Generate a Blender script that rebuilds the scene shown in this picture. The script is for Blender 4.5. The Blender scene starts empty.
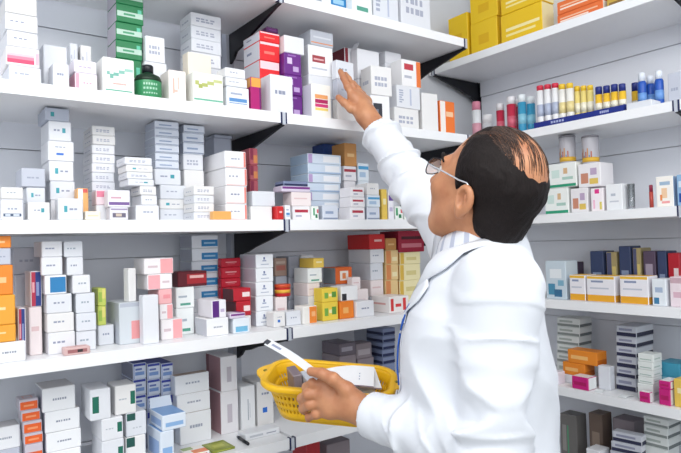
import bpy, bmesh, math, random
import numpy as np
from mathutils import Vector, Matrix, noise
random.seed(7)
SC = bpy.context.scene
COL = SC.collection

# ------------------------------------------------------------------ camera
K = 0.8                                   # metres per survey unit
EYE = 1.5
CAM = Vector((-1.92824*K, -1.69502*K, EYE))
YAW, PIT, ROLL = math.radians(36.3435), math.radians(1.5402), math.radians(-1.6964)
FPX = 602.64
FW = Vector((math.sin(YAW)*math.cos(PIT), math.cos(YAW)*math.cos(PIT), math.sin(PIT)))
RT0 = Vector((math.cos(YAW), -math.sin(YAW), 0)); UP0 = RT0.cross(FW)
RT = RT0*math.cos(ROLL) + UP0*math.sin(ROLL)
UP = -RT0*math.sin(ROLL) + UP0*math.cos(ROLL)
cd = bpy.data.cameras.new('camera'); cam = bpy.data.objects.new('camera', cd); COL.objects.link(cam)
cd.sensor_width = 36; cd.lens = FPX/681*36; cd.clip_start = .02
cam.matrix_world = Matrix(((RT.x, UP.x, -FW.x, CAM.x), (RT.y, UP.y, -FW.y, CAM.y), (RT.z, UP.z, -FW.z, CAM.z), (0, 0, 0, 1)))
SC.camera = cam

# ------------------------------------------------------------------ light
w = bpy.data.worlds.new('world'); SC.world = w; w.use_nodes = True
w.node_tree.nodes['Background'].inputs[0].default_value = (.86, .93, 1, 1)
w.node_tree.nodes['Background'].inputs[1].default_value = .54
def area(name, loc, target, sx, sy, power, col=(1, .985, .96)):
    l = bpy.data.lights.new(name, 'AREA'); l.shape = 'RECTANGLE'; l.size = sx; l.size_y = sy; l.energy = power; l.color = col
    o = bpy.data.objects.new(name, l); COL.objects.link(o); o.location = loc
    o.rotation_euler = (Vector(target)-Vector(loc)).to_track_quat('-Z', 'Y').to_euler(); return o
area('ceiling_lamp_light', (-1.75, -1.05, 2.70), (-1.45, -.45, 1.4), 1.3, .5, 15)
area('ceiling_lamp_light', (-.75, -1.75, 2.70), (-.3, -.45, 1.4), 1.3, .5, 15)
area('added_fill_light', (-1.6, -3.3, 1.9), (-.5, .1, 1.75), 1.8, 1.0, 14, (.93, .98, 1))  # frontal fill added behind the camera, not a real window
area('added_fill_light', (-3.5, -1.3, 2.2), (.3, -.3, 1.6), 1.4, 1.2, 9, (.95, .98, 1))  # side fill added on the left to brighten the right wall's carton fronts
SC.view_settings.view_transform = 'Standard'; SC.view_settings.look = 'None'
SC.view_settings.gamma = 1; SC.view_settings.use_curve_mapping = False
SC.view_settings.exposure = 0.40

# ------------------------------------------------------------------ materials
def lin(c):
    if isinstance(c, str):
        c = c.lstrip('#')
        if len(c) == 3: c = ''.join(k*2 for k in c)
        c = [int(c[i:i+2], 16)/255 for i in (0, 2, 4)]
    return tuple((v/12.92 if v <= .04045 else ((v+.055)/1.055)**2.4) for v in c)
MATS = {}
def M(hexc, rough=.5, metal=0, noise_amt=0.0, nscale=40, trans=0, spec=.4, bump=0, alpha=1):
    key = (hexc, rough, metal, noise_amt, nscale, trans, bump, alpha)
    if key in MATS: return MATS[key]
    m = bpy.data.materials.new('material_'+hexc.strip('#')); m.use_nodes = True
    nt = m.node_tree; b = nt.nodes['Principled BSDF']; c = lin(hexc)
    b.inputs['Base Color'].default_value = (*c, 1); b.inputs['Roughness'].default_value = rough
    b.inputs['Metallic'].default_value = metal; b.inputs['Specular IOR Level'].default_value = spec
    b.inputs['Transmission Weight'].default_value = trans; b.inputs['Alpha'].default_value = alpha
    m.diffuse_color = (*c, 1)
    if noise_amt or bump:
        tc = nt.nodes.new('ShaderNodeTexCoord'); n = nt.nodes.new('ShaderNodeTexNoise')
        n.inputs['Scale'].default_value = nscale; n.inputs['Detail'].default_value = 4
        nt.links.new(tc.outputs['Object'], n.inputs['Vector'])
        if noise_amt:
            r = nt.nodes.new('ShaderNodeMapRange')
            r.inputs['To Min'].default_value = 1-noise_amt; r.inputs['To Max'].default_value = 1+noise_amt*.4
            nt.links.new(n.outputs['Fac'], r.inputs['Value'])
            mx = nt.nodes.new('ShaderNodeVectorMath'); mx.operation = 'SCALE'; mx.inputs[0].default_value = c
            nt.links.new(r.outputs['Result'], mx.inputs['Scale']); nt.links.new(mx.outputs['Vector'], b.inputs['Base Color'])
        if bump:
            bp = nt.nodes.new('ShaderNodeBump'); bp.inputs['Strength'].default_value = bump; bp.inputs['Distance'].default_value = .002
            nt.links.new(n.outputs['Fac'], bp.inputs['Height']); nt.links.new(bp.outputs['Normal'], b.inputs['Normal'])
    MATS[key] = m; return m

# ------------------------------------------------------------------ object helpers
def link(name, me, parent=None, loc=(0, 0, 0), rz=0):
    o = bpy.data.objects.new(name, me); COL.objects.link(o); o.location = loc; o.rotation_euler = (0, 0, rz)
    if parent: o.parent = parent
    return o
def tag(o, label=None, cat=None, group=None, kind=None):
    if label: o['label'] = label
    if cat: o['category'] = cat
    if group: o['group'] = group
    if kind: o['kind'] = kind
    return o
def empty(name, loc=(0, 0, 0), rz=0):
    o = bpy.data.objects.new(name, None); COL.objects.link(o); o.location = loc; o.rotation_euler = (0, 0, rz); o.empty_display_size = .05
    return o
class MB:
    """collects faces with per-face materials, makes ONE mesh"""
    def __init__(s): s.v = []; s.f = []; s.m = []; s.mats = []; s.sm = []
    def mi(s, m):
        if m not in s.mats: s.mats.append(m)
        return s.mats.index(m)
    def face(s, pts, m, smooth=False):
        b = len(s.v); s.v += [tuple(p) for p in pts]; s.f.append(tuple(range(b, b+len(pts)))); s.m.append(s.mi(m)); s.sm.append(smooth)
    def raw(s, vs, fs, m, smooth=True):
        b = len(s.v); s.v += [tuple(p) for p in vs]
        for f in fs: s.f.append(tuple(i+b for i in f)); s.m.append(s.mi(m)); s.sm.append(smooth)
    def box(s, x0, x1, y0, y1, z0, z1, m):
        v = [(x0, y0, z0), (x1, y0, z0), (x1, y1, z0), (x0, y1, z0), (x0, y0, z1), (x1, y0, z1), (x1, y1, z1), (x0, y1, z1)]
        s.raw(v, [(0, 3, 2, 1), (4, 5, 6, 7), (0, 1, 5, 4), (1, 2, 6, 5), (2, 3, 7, 6), (3, 0, 4, 7)], m, False)
    def prism(s, pts, ext, m):
        """pts: 3-D polygon, ext: extrusion vector"""
        n = len(pts); e = Vector(ext); v = [Vector(p) for p in pts]+[Vector(p)+e for p in pts]
        s.raw(v, [tuple(range(n))[::-1], tuple(range(n, 2*n))]+[(i, (i+1) % n, n+(i+1) % n, n+i) for i in range(n)], m, False)
    def lathe(s, prof, m, seg=28, c=(0, 0), cap=True):
        """prof: [(r,z)...]; m a material or one per ring gap"""
        n = len(prof); vs = []
        for r, z in prof:
            for k in range(seg):
                a = 2*math.pi*k/seg; vs.append((c[0]+r*math.cos(a), c[1]+r*math.sin(a), z))
        for i in range(n-1):
            mm = m[i] if isinstance(m, list) else m
            s.raw(vs[i*seg:(i+2)*seg], [(k, (k+1) % seg, seg+(k+1) % seg, seg+k) for k in range(seg)], mm)
        if cap:
            mm = m if not isinstance(m, list) else None
            s.face(vs[:seg][::-1], mm or m[0]); s.face(vs[-seg:], mm or m[-1])
    def tube(s, pts, rad, m, seg=8):
        pts = [Vector(p) for p in pts]; n = len(pts); vs = []; up = Vector((0, 0, 1))
        for i, p in enumerate(pts):
            t = (pts[min(i+1, n-1)]-pts[max(i-1, 0)]).normalized()
            a = t.cross(up if abs(t.z) < .95 else Vector((1, 0, 0))).normalized(); b = t.cross(a)
            r = rad[i] if isinstance(rad, (list, tuple)) else rad
            vs += [p+(a*math.cos(2*math.pi*k/seg)+b*math.sin(2*math.pi*k/seg))*r for k in range(seg)]
        fs = [(i*seg+k, i*seg+(k+1) % seg, (i+1)*seg+(k+1) % seg, (i+1)*seg+k) for i in range(n-1) for k in range(seg)]
        fs += [tuple(range(seg))[::-1], tuple(range((n-1)*seg, n*seg))]
        s.raw(vs, fs, m)
    def build(s, name, parent=None, loc=(0, 0, 0), rz=0, merge=False):
        me = bpy.data.meshes.new(name); me.from_pydata(s.v, [], s.f)
        for m in s.mats: me.materials.append(m)
        me.polygons.foreach_set('material_index', s.m); me.polygons.foreach_set('use_smooth', s.sm)
        if merge or True:
            bm = bmesh.new(); bm.from_mesh(me); bmesh.ops.remove_doubles(bm, verts=bm.verts, dist=1e-6)
            bmesh.ops.recalc_face_normals(bm, faces=bm.faces); bm.to_mesh(me); bm.free()
        me.update()
        return link(name, me, parent, loc, rz)

# ------------------------------------------------------------------ survey: shelves and walls (metres)
DEPTH = .304; DEPR = .262; TH = .028; XR = .205*K; YW = .340; XW = XR+DEPR+.004
ZL = {'L%d' % (i+1): EYE+K*v for i, v in enumerate((.804, .399, .046, -.309, -.663, -1.017))}
ZR = {'R%d' % (i+1): EYE+K*v for i, v in enumerate((.814, .415, .056, -.291, -.636, -.985))}
TOP = {k: v+TH for k, v in {**ZL, **ZR}.items()}
def ray(px, py): return FW + RT*((px-340.5)/FPX) - UP*((py-226.5)/FPX)
def P(px, py, dist): return CAM + ray(px, py)*dist          # a point dist metres ahead of the lens
def hitL(px, py, d): r = ray(px, py); return CAM + r*((d-CAM.y)/r.y)
def hitR(px, py, d): r = ray(px, py); return CAM + r*((XR+d-CAM.x)/r.x)
def project(p):
    q = Vector(p)-CAM; z = q.dot(FW); return 340.5+FPX*q.dot(RT)/z, 226.5-FPX*q.dot(UP)/z

# ------------------------------------------------------------------ room
white_wall = M('#d9dbe0', .8, noise_amt=.05, nscale=8)
def slab(name, x0, x1, y0, y1, z0, z1, m):
    b = MB(); b.box(x0, x1, y0, y1, z0, z1, m); return tag(b.build(name), kind='structure')
slab('floor', -4.2, XW+.1, -3.6, YW+.1, -.1, 0, M('#b9b4aa', .35, noise_amt=.08, nscale=6))
slab('ceiling', -4.2, XW+.1, -3.6, YW+.1, 2.75, 2.85, M('#eceef0', .9, noise_amt=.03, nscale=10))
slab('wall_left', -4.2, XW+.1, YW+.012, YW+.1, 0, 2.75, white_wall)
slab('wall_right', XW+.012, XW+.1, -3.6, YW+.012, 0, 2.75, white_wall)

# ------------------------------------------------------------------ shelving
shelf_m = M('#f4f5f8', .42, noise_amt=.02, nscale=12); panel_m = M('#eef0f7', .5, noise_amt=.03, nscale=9)
black_m = M('#0b0c14', .45); navy_m = M('#1c2350', .45); steel_m = M('#c9ced8', .35, .3)
PITCH = .9*K
def shelf_board(par, axis, a0, a1, zb):
    b = MB()
    e = .0016
    # a folded steel board: front face, top, underside with a return lip
    if axis == 'x':
        b.box(a0, a1, 0, DEPTH, zb+TH-.0012, zb+TH, shelf_m); b.box(a0, a1, 0, .0015, zb, zb+TH-.0012, shelf_m)
        b.box(a0, a1, .0015, DEPTH-.001, zb+.001, zb+.0025, shelf_m); b.box(a0, a1, DEPTH-.0015, DEPTH, zb, zb+TH-.0012, shelf_m)
        b.box(a0, a0+.001, .0015, DEPTH-.0015, zb+.0025, zb+TH-.0012, shelf_m); b.box(a1-.001, a1, .0015, DEPTH-.0015, zb+.0025, zb+TH-.0012, shelf_m)
    else:
        b.box(XR, XR+DEPR, a0, a1, zb+TH-.0012, zb+TH, shelf_m); b.box(XR, XR+.0015, a0, a1, zb, zb+TH-.0012, shelf_m)
        b.box(XR+.0015, XR+DEPR-.001, a0, a1, zb+.001, zb+.0025, shelf_m); b.box(XR+DEPR-.0015, XR+DEPR, a0, a1, zb, zb+TH-.0012, shelf_m)
        b.box(XR+.0015, XR+DEPR-.0015, a0, a0+.001, zb+.0025, zb+TH-.0012, shelf_m); b.box(XR+.0015, XR+DEPR-.0015, a1-.001, a1, zb+.0025, zb+TH-.0012, shelf_m)
    return b.build('shelf', par)
def end_cap(par, axis, a, zb):
    b = MB()
    if axis == 'x': b.box(a-.0022, a+.0022, -.0012, .012, zb-.0006, zb+TH+.0006, navy_m)
    else: b.box(XR-.0012, XR+.012, a-.0022, a+.0022, zb-.0006, zb+TH+.0006, navy_m)
    o = b.build('end_cap', par); o['label'] = 'dark blue end cap'; return o
def bracket(par, axis, a, zb, hgt=.078):
    """black sheet bracket with a concave lower edge, under the joint of two boards"""
    D = DEPTH if axis == 'x' else DEPR
    pr = [(.003, zb-.0005), (.003, zb-.006)]
    for k in range(13):
        t = k/12; pr.append((.02+t*(D-.065), zb-.008-.042*min(1, t*1.25)-.012*max(0, t-.7)/.3))
    pr += [(D-.028, zb-hgt), (D-.004, zb-hgt-.012), (D-.004, zb-.0005)]
    b = MB()
    if axis == 'x': b.prism([(a-.004, y, z) for y, z in pr], (.008, 0, 0), black_m)
    else: b.prism([(XR+y, a-.004, z) for y, z in pr], (0, .008, 0), black_m)
    o = b.build('bracket', par); o['label'] = 'black shelf bracket'
    c = MB()
    if axis == 'x': c.box(a-.0045, a+.0045, -.0022, .0012, zb-.004, zb+TH, steel_m)
    else: c.box(XR-.0022, XR+.0012, a-.0045, a+.0045, zb-.004, zb+TH, steel_m)
    t = c.build('bracket_tip', o); t['label'] = 'steel tip of the bracket'
    return o
def shelving(name, axis, zs, lo, hi, joints, label):
    root = empty(name, (0, 0, 0) if axis == 'x' else (XR, 0, 0))
    root.location = (0, 0, 0)
    tag(root, label, 'shelves')
    cuts = [lo]+[j for j in joints if lo < j < hi]+[hi]
    for zb in zs:
        for a0, a1 in zip(cuts, cuts[1:]):
            shelf_board(root, axis, a0+(.005 if a0 in joints else 0), a1-(.005 if a1 in joints else 0), zb)
        for j in joints:
            bracket(root, axis, j, zb)
            if j-.0075 > lo: end_cap(root, axis, j-.0072, zb)
            if j+.0075 < hi: end_cap(root, axis, j+.0072, zb)
    for j in joints:
        b = MB()
        if axis == 'x': b.box(j-.012, j+.012, DEPTH+.0006, YW+.004, 0, 2.62, black_m if j > -.1 else M('#c3c7d2', .45, .2))
        else: b.box(XR+DEPR+.0006, XW+.004, j-.012, j+.012, 0, 2.62, black_m)
        b.build('upright', root)
    zl = sorted(zs)+[max(zs)+.3]
    for a0, a1 in zip(cuts, cuts[1:]):
        b = MB()
        for z0, z1 in zip([.1]+zl, zl):
            if axis == 'x':
                b.box(a0+.013, a1-.013, YW, YW+.006, z0+TH, z1-.062, panel_m); b.box(a0+.013, a1-.013, YW-.004, YW+.006, z1-.060, z1+TH-.002, panel_m)
            else:
                b.box(XW, XW+.006, a0+.013, a1-.013, z0+TH, z1-.062, panel_m); b.box(XW-.004, XW+.006, a0+.013, a1-.013, z1-.060, z1+TH-.002, panel_m)
        b.build('back_panel', root)
    return root
shelving('shelving_unit', 'x', list(ZL.values()), -2.2, 0.004, [-2*PITCH, -PITCH, 0.0],
         'white wall shelves with black brackets on the left wall')
shelving('shelving_unit', 'y', list(ZR.values()), -1.6, YW-.001, [-1.49, -.59, YW-.022],
         'white wall shelves with black brackets on the right wall, behind the person')
# ------------------------------------------------------------------ printed carton faces
TX = '#8f95ac'
def dashes(face, u0, u1, v0, v1, n=4, rows=1, col=TX, seed=1):
    r = random.Random(seed); out = []
    for k in range(rows):
        va = v0+(v1-v0)*k/rows; vb = va+(v1-v0)/rows*.62; u = u0
        for i in range(n):
            wd = (u1-u0)/n*(.5+.4*r.random()); out.append((face, u, u+wd, va, vb, col)); u += (u1-u0)/n
    return out
def st(name, sd):
    """style name -> (base colour, [(face, u0, u1, v0, v1, colour)])   faces: f front, l left, r right, t top"""
    r = random.Random(sd*13+5)
    a = r.uniform(.12, .3)
    W = r.choice(['#e7e8ed', '#e2e4ea', '#e9e8e8', '#dfe2e9'])
    T = dashes('f', a, a+.5, .5, .66, 3, 1, r.choice([TX, '#a3a8ba', '#9aa6b4']), sd)
    D = {
     'W': (W, T),
     'W0': (W, []),
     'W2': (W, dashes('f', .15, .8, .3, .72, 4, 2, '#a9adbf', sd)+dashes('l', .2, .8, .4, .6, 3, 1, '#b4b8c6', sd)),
     'WT': (W, dashes('f', .08, .3, .2, .85, 1, 6, '#aab0c4', sd)+[('f', .55, .62, .12, .9, '#b9bfd6')]),
     'Wdot': (W, T[:2]+[('f', .6, .76, .42, .68, '#3f9aa8')]),
     'Wdotl': (W, [('f', .22, .36, .35, .66, '#46a3b0')]+dashes('f', .45, .85, .45, .6, 2, 1, TX, sd)),
     'Wblue': (W, [('f', .3, .55, .3, .5, '#3a74c9')]+dashes('f', .3, .75, .65, .75, 3, 1, TX, sd)),
     'Wbdot': (W, [('f', .3, .6, .28, .4, '#2d6fd0')]+dashes('f', .25, .75, .7, .78, 3, 1, TX, sd)),
     'Wgrn': (W, [('f', .08, .42, .22, .78, '#1f6b58')]),
     'Wgrnr': (W, [('f', .74, .98, .3, .78, '#1f6b58')]+dashes('f', .15, .6, .5, .58, 3, 1, '#b5bac4', sd)),
     'Wgrnt': (W, [('f', .0, .45, .68, 1, '#24564f'), ('t', .0, .45, .0, .5, '#24564f')]+dashes('f', .3, .8, .3, .4, 3, 1, '#c0c4cc', sd)),
     'pinkband': ('#f4f0f2', [('f', 0, .86, .1, .34, '#e2486f'), ('f', 0, .86, .34, .52, '#ef86a0'), ('f', 0, .86, .52, .66, '#f6c3cd'), ('f', .9, 1, .1, .8, '#f1b6c6')]),
     'pinkleft': ('#efe7ef', [('f', 0, .16, 0, 1, '#e7a5b8'), ('l', 0, 1, 0, 1, '#dd9bb0')]+dashes('f', .35, .8, .4, .55, 3, 1, '#c79aae', sd)),
     'lilac': ('#ece6f1', dashes('f', .2, .8, .4, .6, 3, 1, '#b9a9c6', sd)),
     'swoosh': ('#f3f5f2', [('f', .1, .2, .52, .62, '#7fb6ab'), ('f', .2, .32, .42, .55, '#6fae9f'), ('f', .32, .5, .5, .6, '#74b2a4'), ('f', .5, .7, .58, .68, '#86bdb0'), ('f', .7, .98, .66, .75, '#9cc9bd'), ('f', .05, .95, .06, .1, '#58a58d'), ('f', .3, .75, .25, .3, '#d9b0a8')]),
     'olive': ('#f1f3ec', [('f', .05, .18, .6, .74, '#b9bf72'), ('f', .16, .3, .5, .64, '#a9b05c'), ('f', .28, .48, .56, .68, '#b3ba68'), ('f', .46, .7, .64, .76, '#bcc27a'), ('f', .68, .98, .74, .84, '#c6cb8c'), ('f', 0, 1, .1, .16, '#6db49b')]),
     'green': ('#1f7c4b', [('f', 0, 1, .3, .62, '#b9d4c6'), ('f', .25, .7, .4, .52, '#4c9a72'), ('l', 0, 1, 0, 1, '#b8b3c0'), ('f', .8, .95, .62, .86, '#5fc0a2')]),
     'peach': ('#f5ebe7', [('f', .2, .3, .25, .75, '#e9b3a4'), ('f', .5, .6, .4, .8, '#efc4b8'), ('f', .3, .5, .3, .38, '#eabcae')]),
     'bluestripe': ('#eef2f8', [('f', .08, .92, .3, .48, '#5a8fc6'), ('f', .08, .92, .2, .26, '#8fa3c8'), ('f', .15, .7, .65, .75, '#a6aec4')]),
     'magor': ('#b0176f', [('f', 0, 1, .72, 1, '#f0a64b'), ('l', 0, 1, .72, 1, '#f2b566'), ('t', 0, 1, 0, 1, '#f2b566'), ('f', .85, 1, 0, .72, '#6a1466')]),
     'red': ('#e5282e', [('f', 0, 1, .86, 1, '#f6d4da'), ('l', 0, 1, 0, 1, '#dcdde6'), ('f', .2, .75, .35, .5, '#f07a70'), ('l', .2, .5, .5, .64, '#8d92aa')]),
     'redd': ('#c21f34', [('f', .2, .8, .5, .62, '#e9a3a8'), ('f', .3, .7, .3, .38, '#d86a74'), ('t', 0, 1, 0, 1, '#8e1c2c')]),
     'redw': ('#b8202f', [('f', .5, .96, .3, .7, '#f0dcdc'), ('l', 0, 1, 0, 1, '#5c2026')]),
     'plum': ('#4a1650', [('f', .2, .8, .4, .6, '#6d2a74')]),
     'violet': ('#6b2a86', [('f', .15, .45, .5, .8, '#d9c3e6'), ('f', .5, .85, .15, .4, '#c4a6d8'), ('f', .2, .7, .88, .95, '#9a6ab4')]),
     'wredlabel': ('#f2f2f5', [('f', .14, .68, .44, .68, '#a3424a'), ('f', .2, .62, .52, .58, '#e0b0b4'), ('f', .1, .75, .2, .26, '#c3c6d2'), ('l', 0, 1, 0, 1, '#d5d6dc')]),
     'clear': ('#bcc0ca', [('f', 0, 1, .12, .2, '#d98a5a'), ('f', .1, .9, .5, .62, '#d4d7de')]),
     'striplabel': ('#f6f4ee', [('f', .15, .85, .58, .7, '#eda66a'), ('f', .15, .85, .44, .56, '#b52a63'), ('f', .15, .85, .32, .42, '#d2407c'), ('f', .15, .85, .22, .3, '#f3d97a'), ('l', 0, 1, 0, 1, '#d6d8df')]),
     'dredge': ('#e9e9ee', [('l', 0, 1, 0, 1, '#7b2734'), ('f', 0, .25, 0, 1, '#8d2f3c')]),
     'orstripe': ('#f1f0f2', [('f', .76, 1, 0, 1, '#e8793c'), ('f', .1, .6, .62, .86, '#c23f4c'), ('f', .1, .5, .3, .4, '#b7bac8')]),
     'darkwin': ('#eeeef2', [('f', .12, .6, .3, .75, '#35363f'), ('f', .2, .4, .4, .55, '#7d7f8a')]),
     'orange': ('#ef7a35', [('f', 0, .35, 0, 1, '#f4eee8'), ('f', .4, .9, .55, .7, '#f8c8a0')]),
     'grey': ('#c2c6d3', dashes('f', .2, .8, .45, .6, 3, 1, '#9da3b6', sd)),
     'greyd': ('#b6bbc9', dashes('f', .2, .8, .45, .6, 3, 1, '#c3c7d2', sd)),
     'greydot': ('#b5bbca', [('f', .2, .36, .3, .7, '#2f8f96')]),
     'drawer': ('#e8eaf1', [('f', .05, .95, .14, .3, '#4b5a72'), ('f', .15, .4, .17, .27, '#cfd7e4'), ('f', .55, .85, .17, .27, '#cfd7e4')]+T),
     'pic': ('#e4e2ea', [('f', .1, .9, .15, .55, '#6a6478'), ('f', .3, .65, .25, .5, '#c9b9a9'), ('f', 0, 1, .82, .95, '#9a8cae')]),
     'violetline': ('#f0eef4', [('f', 0, 1, .08, .28, '#7d5f9c'), ('f', .1, .6, .5, .62, '#d3a5b4')]),
     'pinktop': ('#ecd8df', [('f', 0, 1, .55, 1, '#dd7f97'), ('t', 0, 1, 0, 1, '#e08aa0')]),
     'orwhite': ('#eab06f', [('f', 0, .5, 0, 1, '#f3efe8'), ('f', .5, 1, .88, 1, '#d35a52')]),
     'pale': ('#f3ead9', [('f', .1, .9, .4, .55, '#e6cfa5')]),
     'rededge': ('#f2f1f4', [('f', .9, 1, 0, 1, '#e88a80'), ('f', 0, 1, .0, .05, '#e3b6b4')]+T),
     'brownred': ('#a5505a', [('f', 0, .45, .3, 1, '#7c2240'), ('f', .45, 1, .1, .6, '#c9804c')]),
     'orangeflat': ('#eeb063', []),
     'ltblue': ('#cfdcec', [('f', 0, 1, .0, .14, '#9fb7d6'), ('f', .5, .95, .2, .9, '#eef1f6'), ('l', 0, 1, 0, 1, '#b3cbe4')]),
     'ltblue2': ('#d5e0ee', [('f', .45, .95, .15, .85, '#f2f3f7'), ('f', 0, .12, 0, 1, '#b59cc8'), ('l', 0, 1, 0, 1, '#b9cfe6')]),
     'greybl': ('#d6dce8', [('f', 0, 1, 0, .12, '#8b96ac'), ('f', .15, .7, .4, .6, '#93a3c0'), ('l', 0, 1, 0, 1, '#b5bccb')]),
     'blueframe': ('#2f4f92', [('f', .1, .9, .15, .85, '#9aa9c6')]),
     'brown': ('#c98f52', [('f', .2, .8, .4, .55, '#e4bd86')]),
     'wredstripe': ('#e9e7ec', [('f', 0, 1, .62, .82, '#a83848'), ('f', .1, .6, .25, .4, '#b4b6c6')]),
     'wbluestripe': ('#dfe8f1', [('f', 0, 1, .66, .86, '#4f9fd0'), ('f', .1, .7, .2, .5, '#a9c3de')]),
     'wredred': ('#f0edf0', [('f', .1, .9, .55, .78, '#b23246'), ('f', .15, .5, .2, .35, '#aeb0c2')]),
     'wviolet': ('#efedf5', [('f', 0, 1, .7, .9, '#6a4c9a'), ('f', .1, .8, .3, .45, '#c2b8d6')]),
     'yellow': ('#e9c65a', [('f', .2, .8, .5, .7, '#f4e7b4')]),
     'greenwhite': ('#eef3ee', [('f', 0, .3, .3, .9, '#3f9a6a'), ('f', .4, .8, .1, .4, '#2f7a54'), ('f', .7, 1, .5, .8, '#d65a62')]),
     'amber': ('#f0a73a', [('f', .1, .6, .5, .6, '#f7d9a0')]),
     'deepor': ('#ee8a2c', [('f', .1, .7, .4, .6, '#f7c48a')]),
     'redblue': ('#e8e4ea', [('f', .0, .42, 0, 1, '#b83550'), ('f', .42, 1, 0, 1, '#2b3f86'), ('f', .5, .8, .3, .7, '#8a97c6'), ('f', .08, .32, .4, .7, '#e6aab4')]),
     'pinkish': ('#f0e4e4', [('f', .1, .8, .5, .6, '#e0c2c4')]),
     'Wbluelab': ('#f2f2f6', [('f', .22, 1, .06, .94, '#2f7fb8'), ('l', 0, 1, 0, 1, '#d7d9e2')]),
     'window': ('#d9b6b4', [('f', .1, .9, .2, .8, '#a56a6c'), ('f', .5, .72, .25, .75, '#3a3436'), ('t', .1, .9, .2, .8, '#c99a98')]),
     'yelgreen': ('#c8d468', [('f', 0, .5, .2, .8, '#9fbf52'), ('f', .5, 1, .4, 1, '#e6dc7c')]),
     'glassy': ('#ced4da', [('f', .55, 1, .1, .55, '#e59a9c'), ('f', .0, 1, .9, 1, '#b7bcc8'), ('l', 0, 1, 0, 1, '#c2c7d1')]),
     'pinkhalf': ('#f3eef0', [('f', .55, 1, 0, 1, '#f2a9ad'), ('f', .1, .45, .4, .55, '#d8c3ca')]),
     'pinkhalfl': ('#f3eef0', [('f', 0, .5, 0, 1, '#f0aeb4'), ('f', .6, .9, .4, .55, '#d8c3ca'), ('t', 0, 1, 0, 1, '#6d4a5c')]),
     'pinkfull': ('#f3b7ba', [('f', .3, .9, .35, .65, '#ee979e')]),
     'wgreenline': ('#eef2f2', [('f', .2, .8, .1, .22, '#57a08c'), ('f', .1, .6, .5, .6, '#aab4c0')]),
     'darkred': ('#5e1a24', [('f', .3, 1, .15, .85, '#a3262e'), ('f', .4, .9, .55, .75, '#e3b3b0')]),
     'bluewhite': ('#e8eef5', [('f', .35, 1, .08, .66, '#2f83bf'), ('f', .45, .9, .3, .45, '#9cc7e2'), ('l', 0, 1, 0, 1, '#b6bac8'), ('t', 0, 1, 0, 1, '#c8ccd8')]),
     'purplewhite': ('#f0edf3', [('f', 0, .5, 0, 1, '#5a2a7c'), ('f', .6, .9, .3, .5, '#c3b5d2')]),
     'purpleflat': ('#d9cfe2', [('f', 0, 1, .5, 1, '#7a3a86'), ('t', 0, .6, 0, 1, '#e8e3ee'), ('t', .6, 1, 0, 1, '#8b4a90')]),
     'ltbluelow': ('#e3eaf2', [('f', .1, .9, .05, .45, '#72b6d8'), ('t', 0, 1, 0, 1, '#b9bdc8')]),
     'Wflower': ('#eef1f6', [('f', .42, .52, .62, .82, '#6a76a0'), ('f', .36, .6, .48, .58, '#98a4c2'), ('f', .25, .75, .2, .28, '#b9c1d2'), ('l', 0, 1, 0, 1, '#c4c6d2')]),
     'brownish': ('#bda093', [('f', .1, .9, .3, .6, '#c97f74'), ('f', .1, .9, .7, .85, '#d6c4ba')]),
     'yelblk': ('#f0d24a', [('f', .1, .35, .25, .7, '#7bb04a'), ('f', .6, .9, .3, .75, '#5f9a3e'), ('f', .4, .6, .4, .6, '#f7ecb0')]),
     'orframe': ('#e0682a', [('f', .25, .78, .2, .8, '#f5ede2'), ('f', .4, .62, .3, .66, '#e98a50'), ('l', 0, 1, 0, 1, '#9aa3ac')]),
     'orfull': ('#ee8326', [('f', .2, .6, .3, .66, '#f6b566')]),
     'orhalf': ('#f1eee9', [('f', .42, 1, 0, 1, '#ee8a34'), ('f', .6, .9, .4, .7, '#f5b57a')]),
     'whiteblk': ('#f2f2f4', [('f', .0, .3, 0, .5, '#2b2b33'), ('t', 0, .5, 0, 1, '#e8e8ee')]),
     'redcross': ('#f0ebe9', [('f', .05, .2, .1, .9, '#d4383a'), ('f', .3, .6, .35, .55, '#d4383a'), ('f', .7, .86, .1, .9, '#d4383a'), ('l', .1, .8, .5, .62, '#dba6a2')]),
     'redbox': ('#cf2a2c', [('f', .3, .8, .5, .65, '#f2c4c0')]),
     'yelpale': ('#ece2b4', [('f', 0, .18, 0, 1, '#d9b24c'), ('f', .3, .8, .3, .6, '#d6c98c'), ('l', 0, 1, 0, 1, '#d8a25a')]),
     'orpale': ('#e6c890', [('f', .0, .4, 0, 1, '#d88a56'), ('f', .5, .9, .2, .5, '#f0e2b8')]),
     'crimson': ('#a3243e', [('f', .1, .9, .2, .4, '#d07a88'), ('f', .1, .9, .6, .75, '#4a1824')]),
     'orfront': ('#c9c2cc', [('f', 0, 1, 0, .82, '#e8632a'), ('f', .2, .8, .3, .5, '#f29a6a'), ('r', 0, 1, 0, 1, '#5a5aa6'), ('t', .2, .8, .2, .8, '#d5a6a0'), ('t', .3, .7, .3, .7, '#c4bcc6')]),
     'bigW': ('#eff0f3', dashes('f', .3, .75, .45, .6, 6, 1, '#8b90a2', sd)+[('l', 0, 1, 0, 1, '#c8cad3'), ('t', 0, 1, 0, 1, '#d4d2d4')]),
     'bigWl': ('#eceef2', dashes('f', .3, .75, .5, .66, 5, 1, '#9da3b4', sd)+[('t', 0, 1, 0, 1, '#b79f92')]),
     'bluegrid': ('#dbe3f3', [('f', 0, 1, .84, 1, '#3b49a8'), ('f', 0, .06, 0, .84, '#8fa0d4'), ('f', .12, .9, .2, .44, '#7f9fd6'), ('f', .15, .7, .55, .68, '#6b7cc0'), ('l', 0, 1, 0, 1, '#8f93a8'), ('t', 0, 1, 0, 1, '#4a56ac')]),
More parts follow.
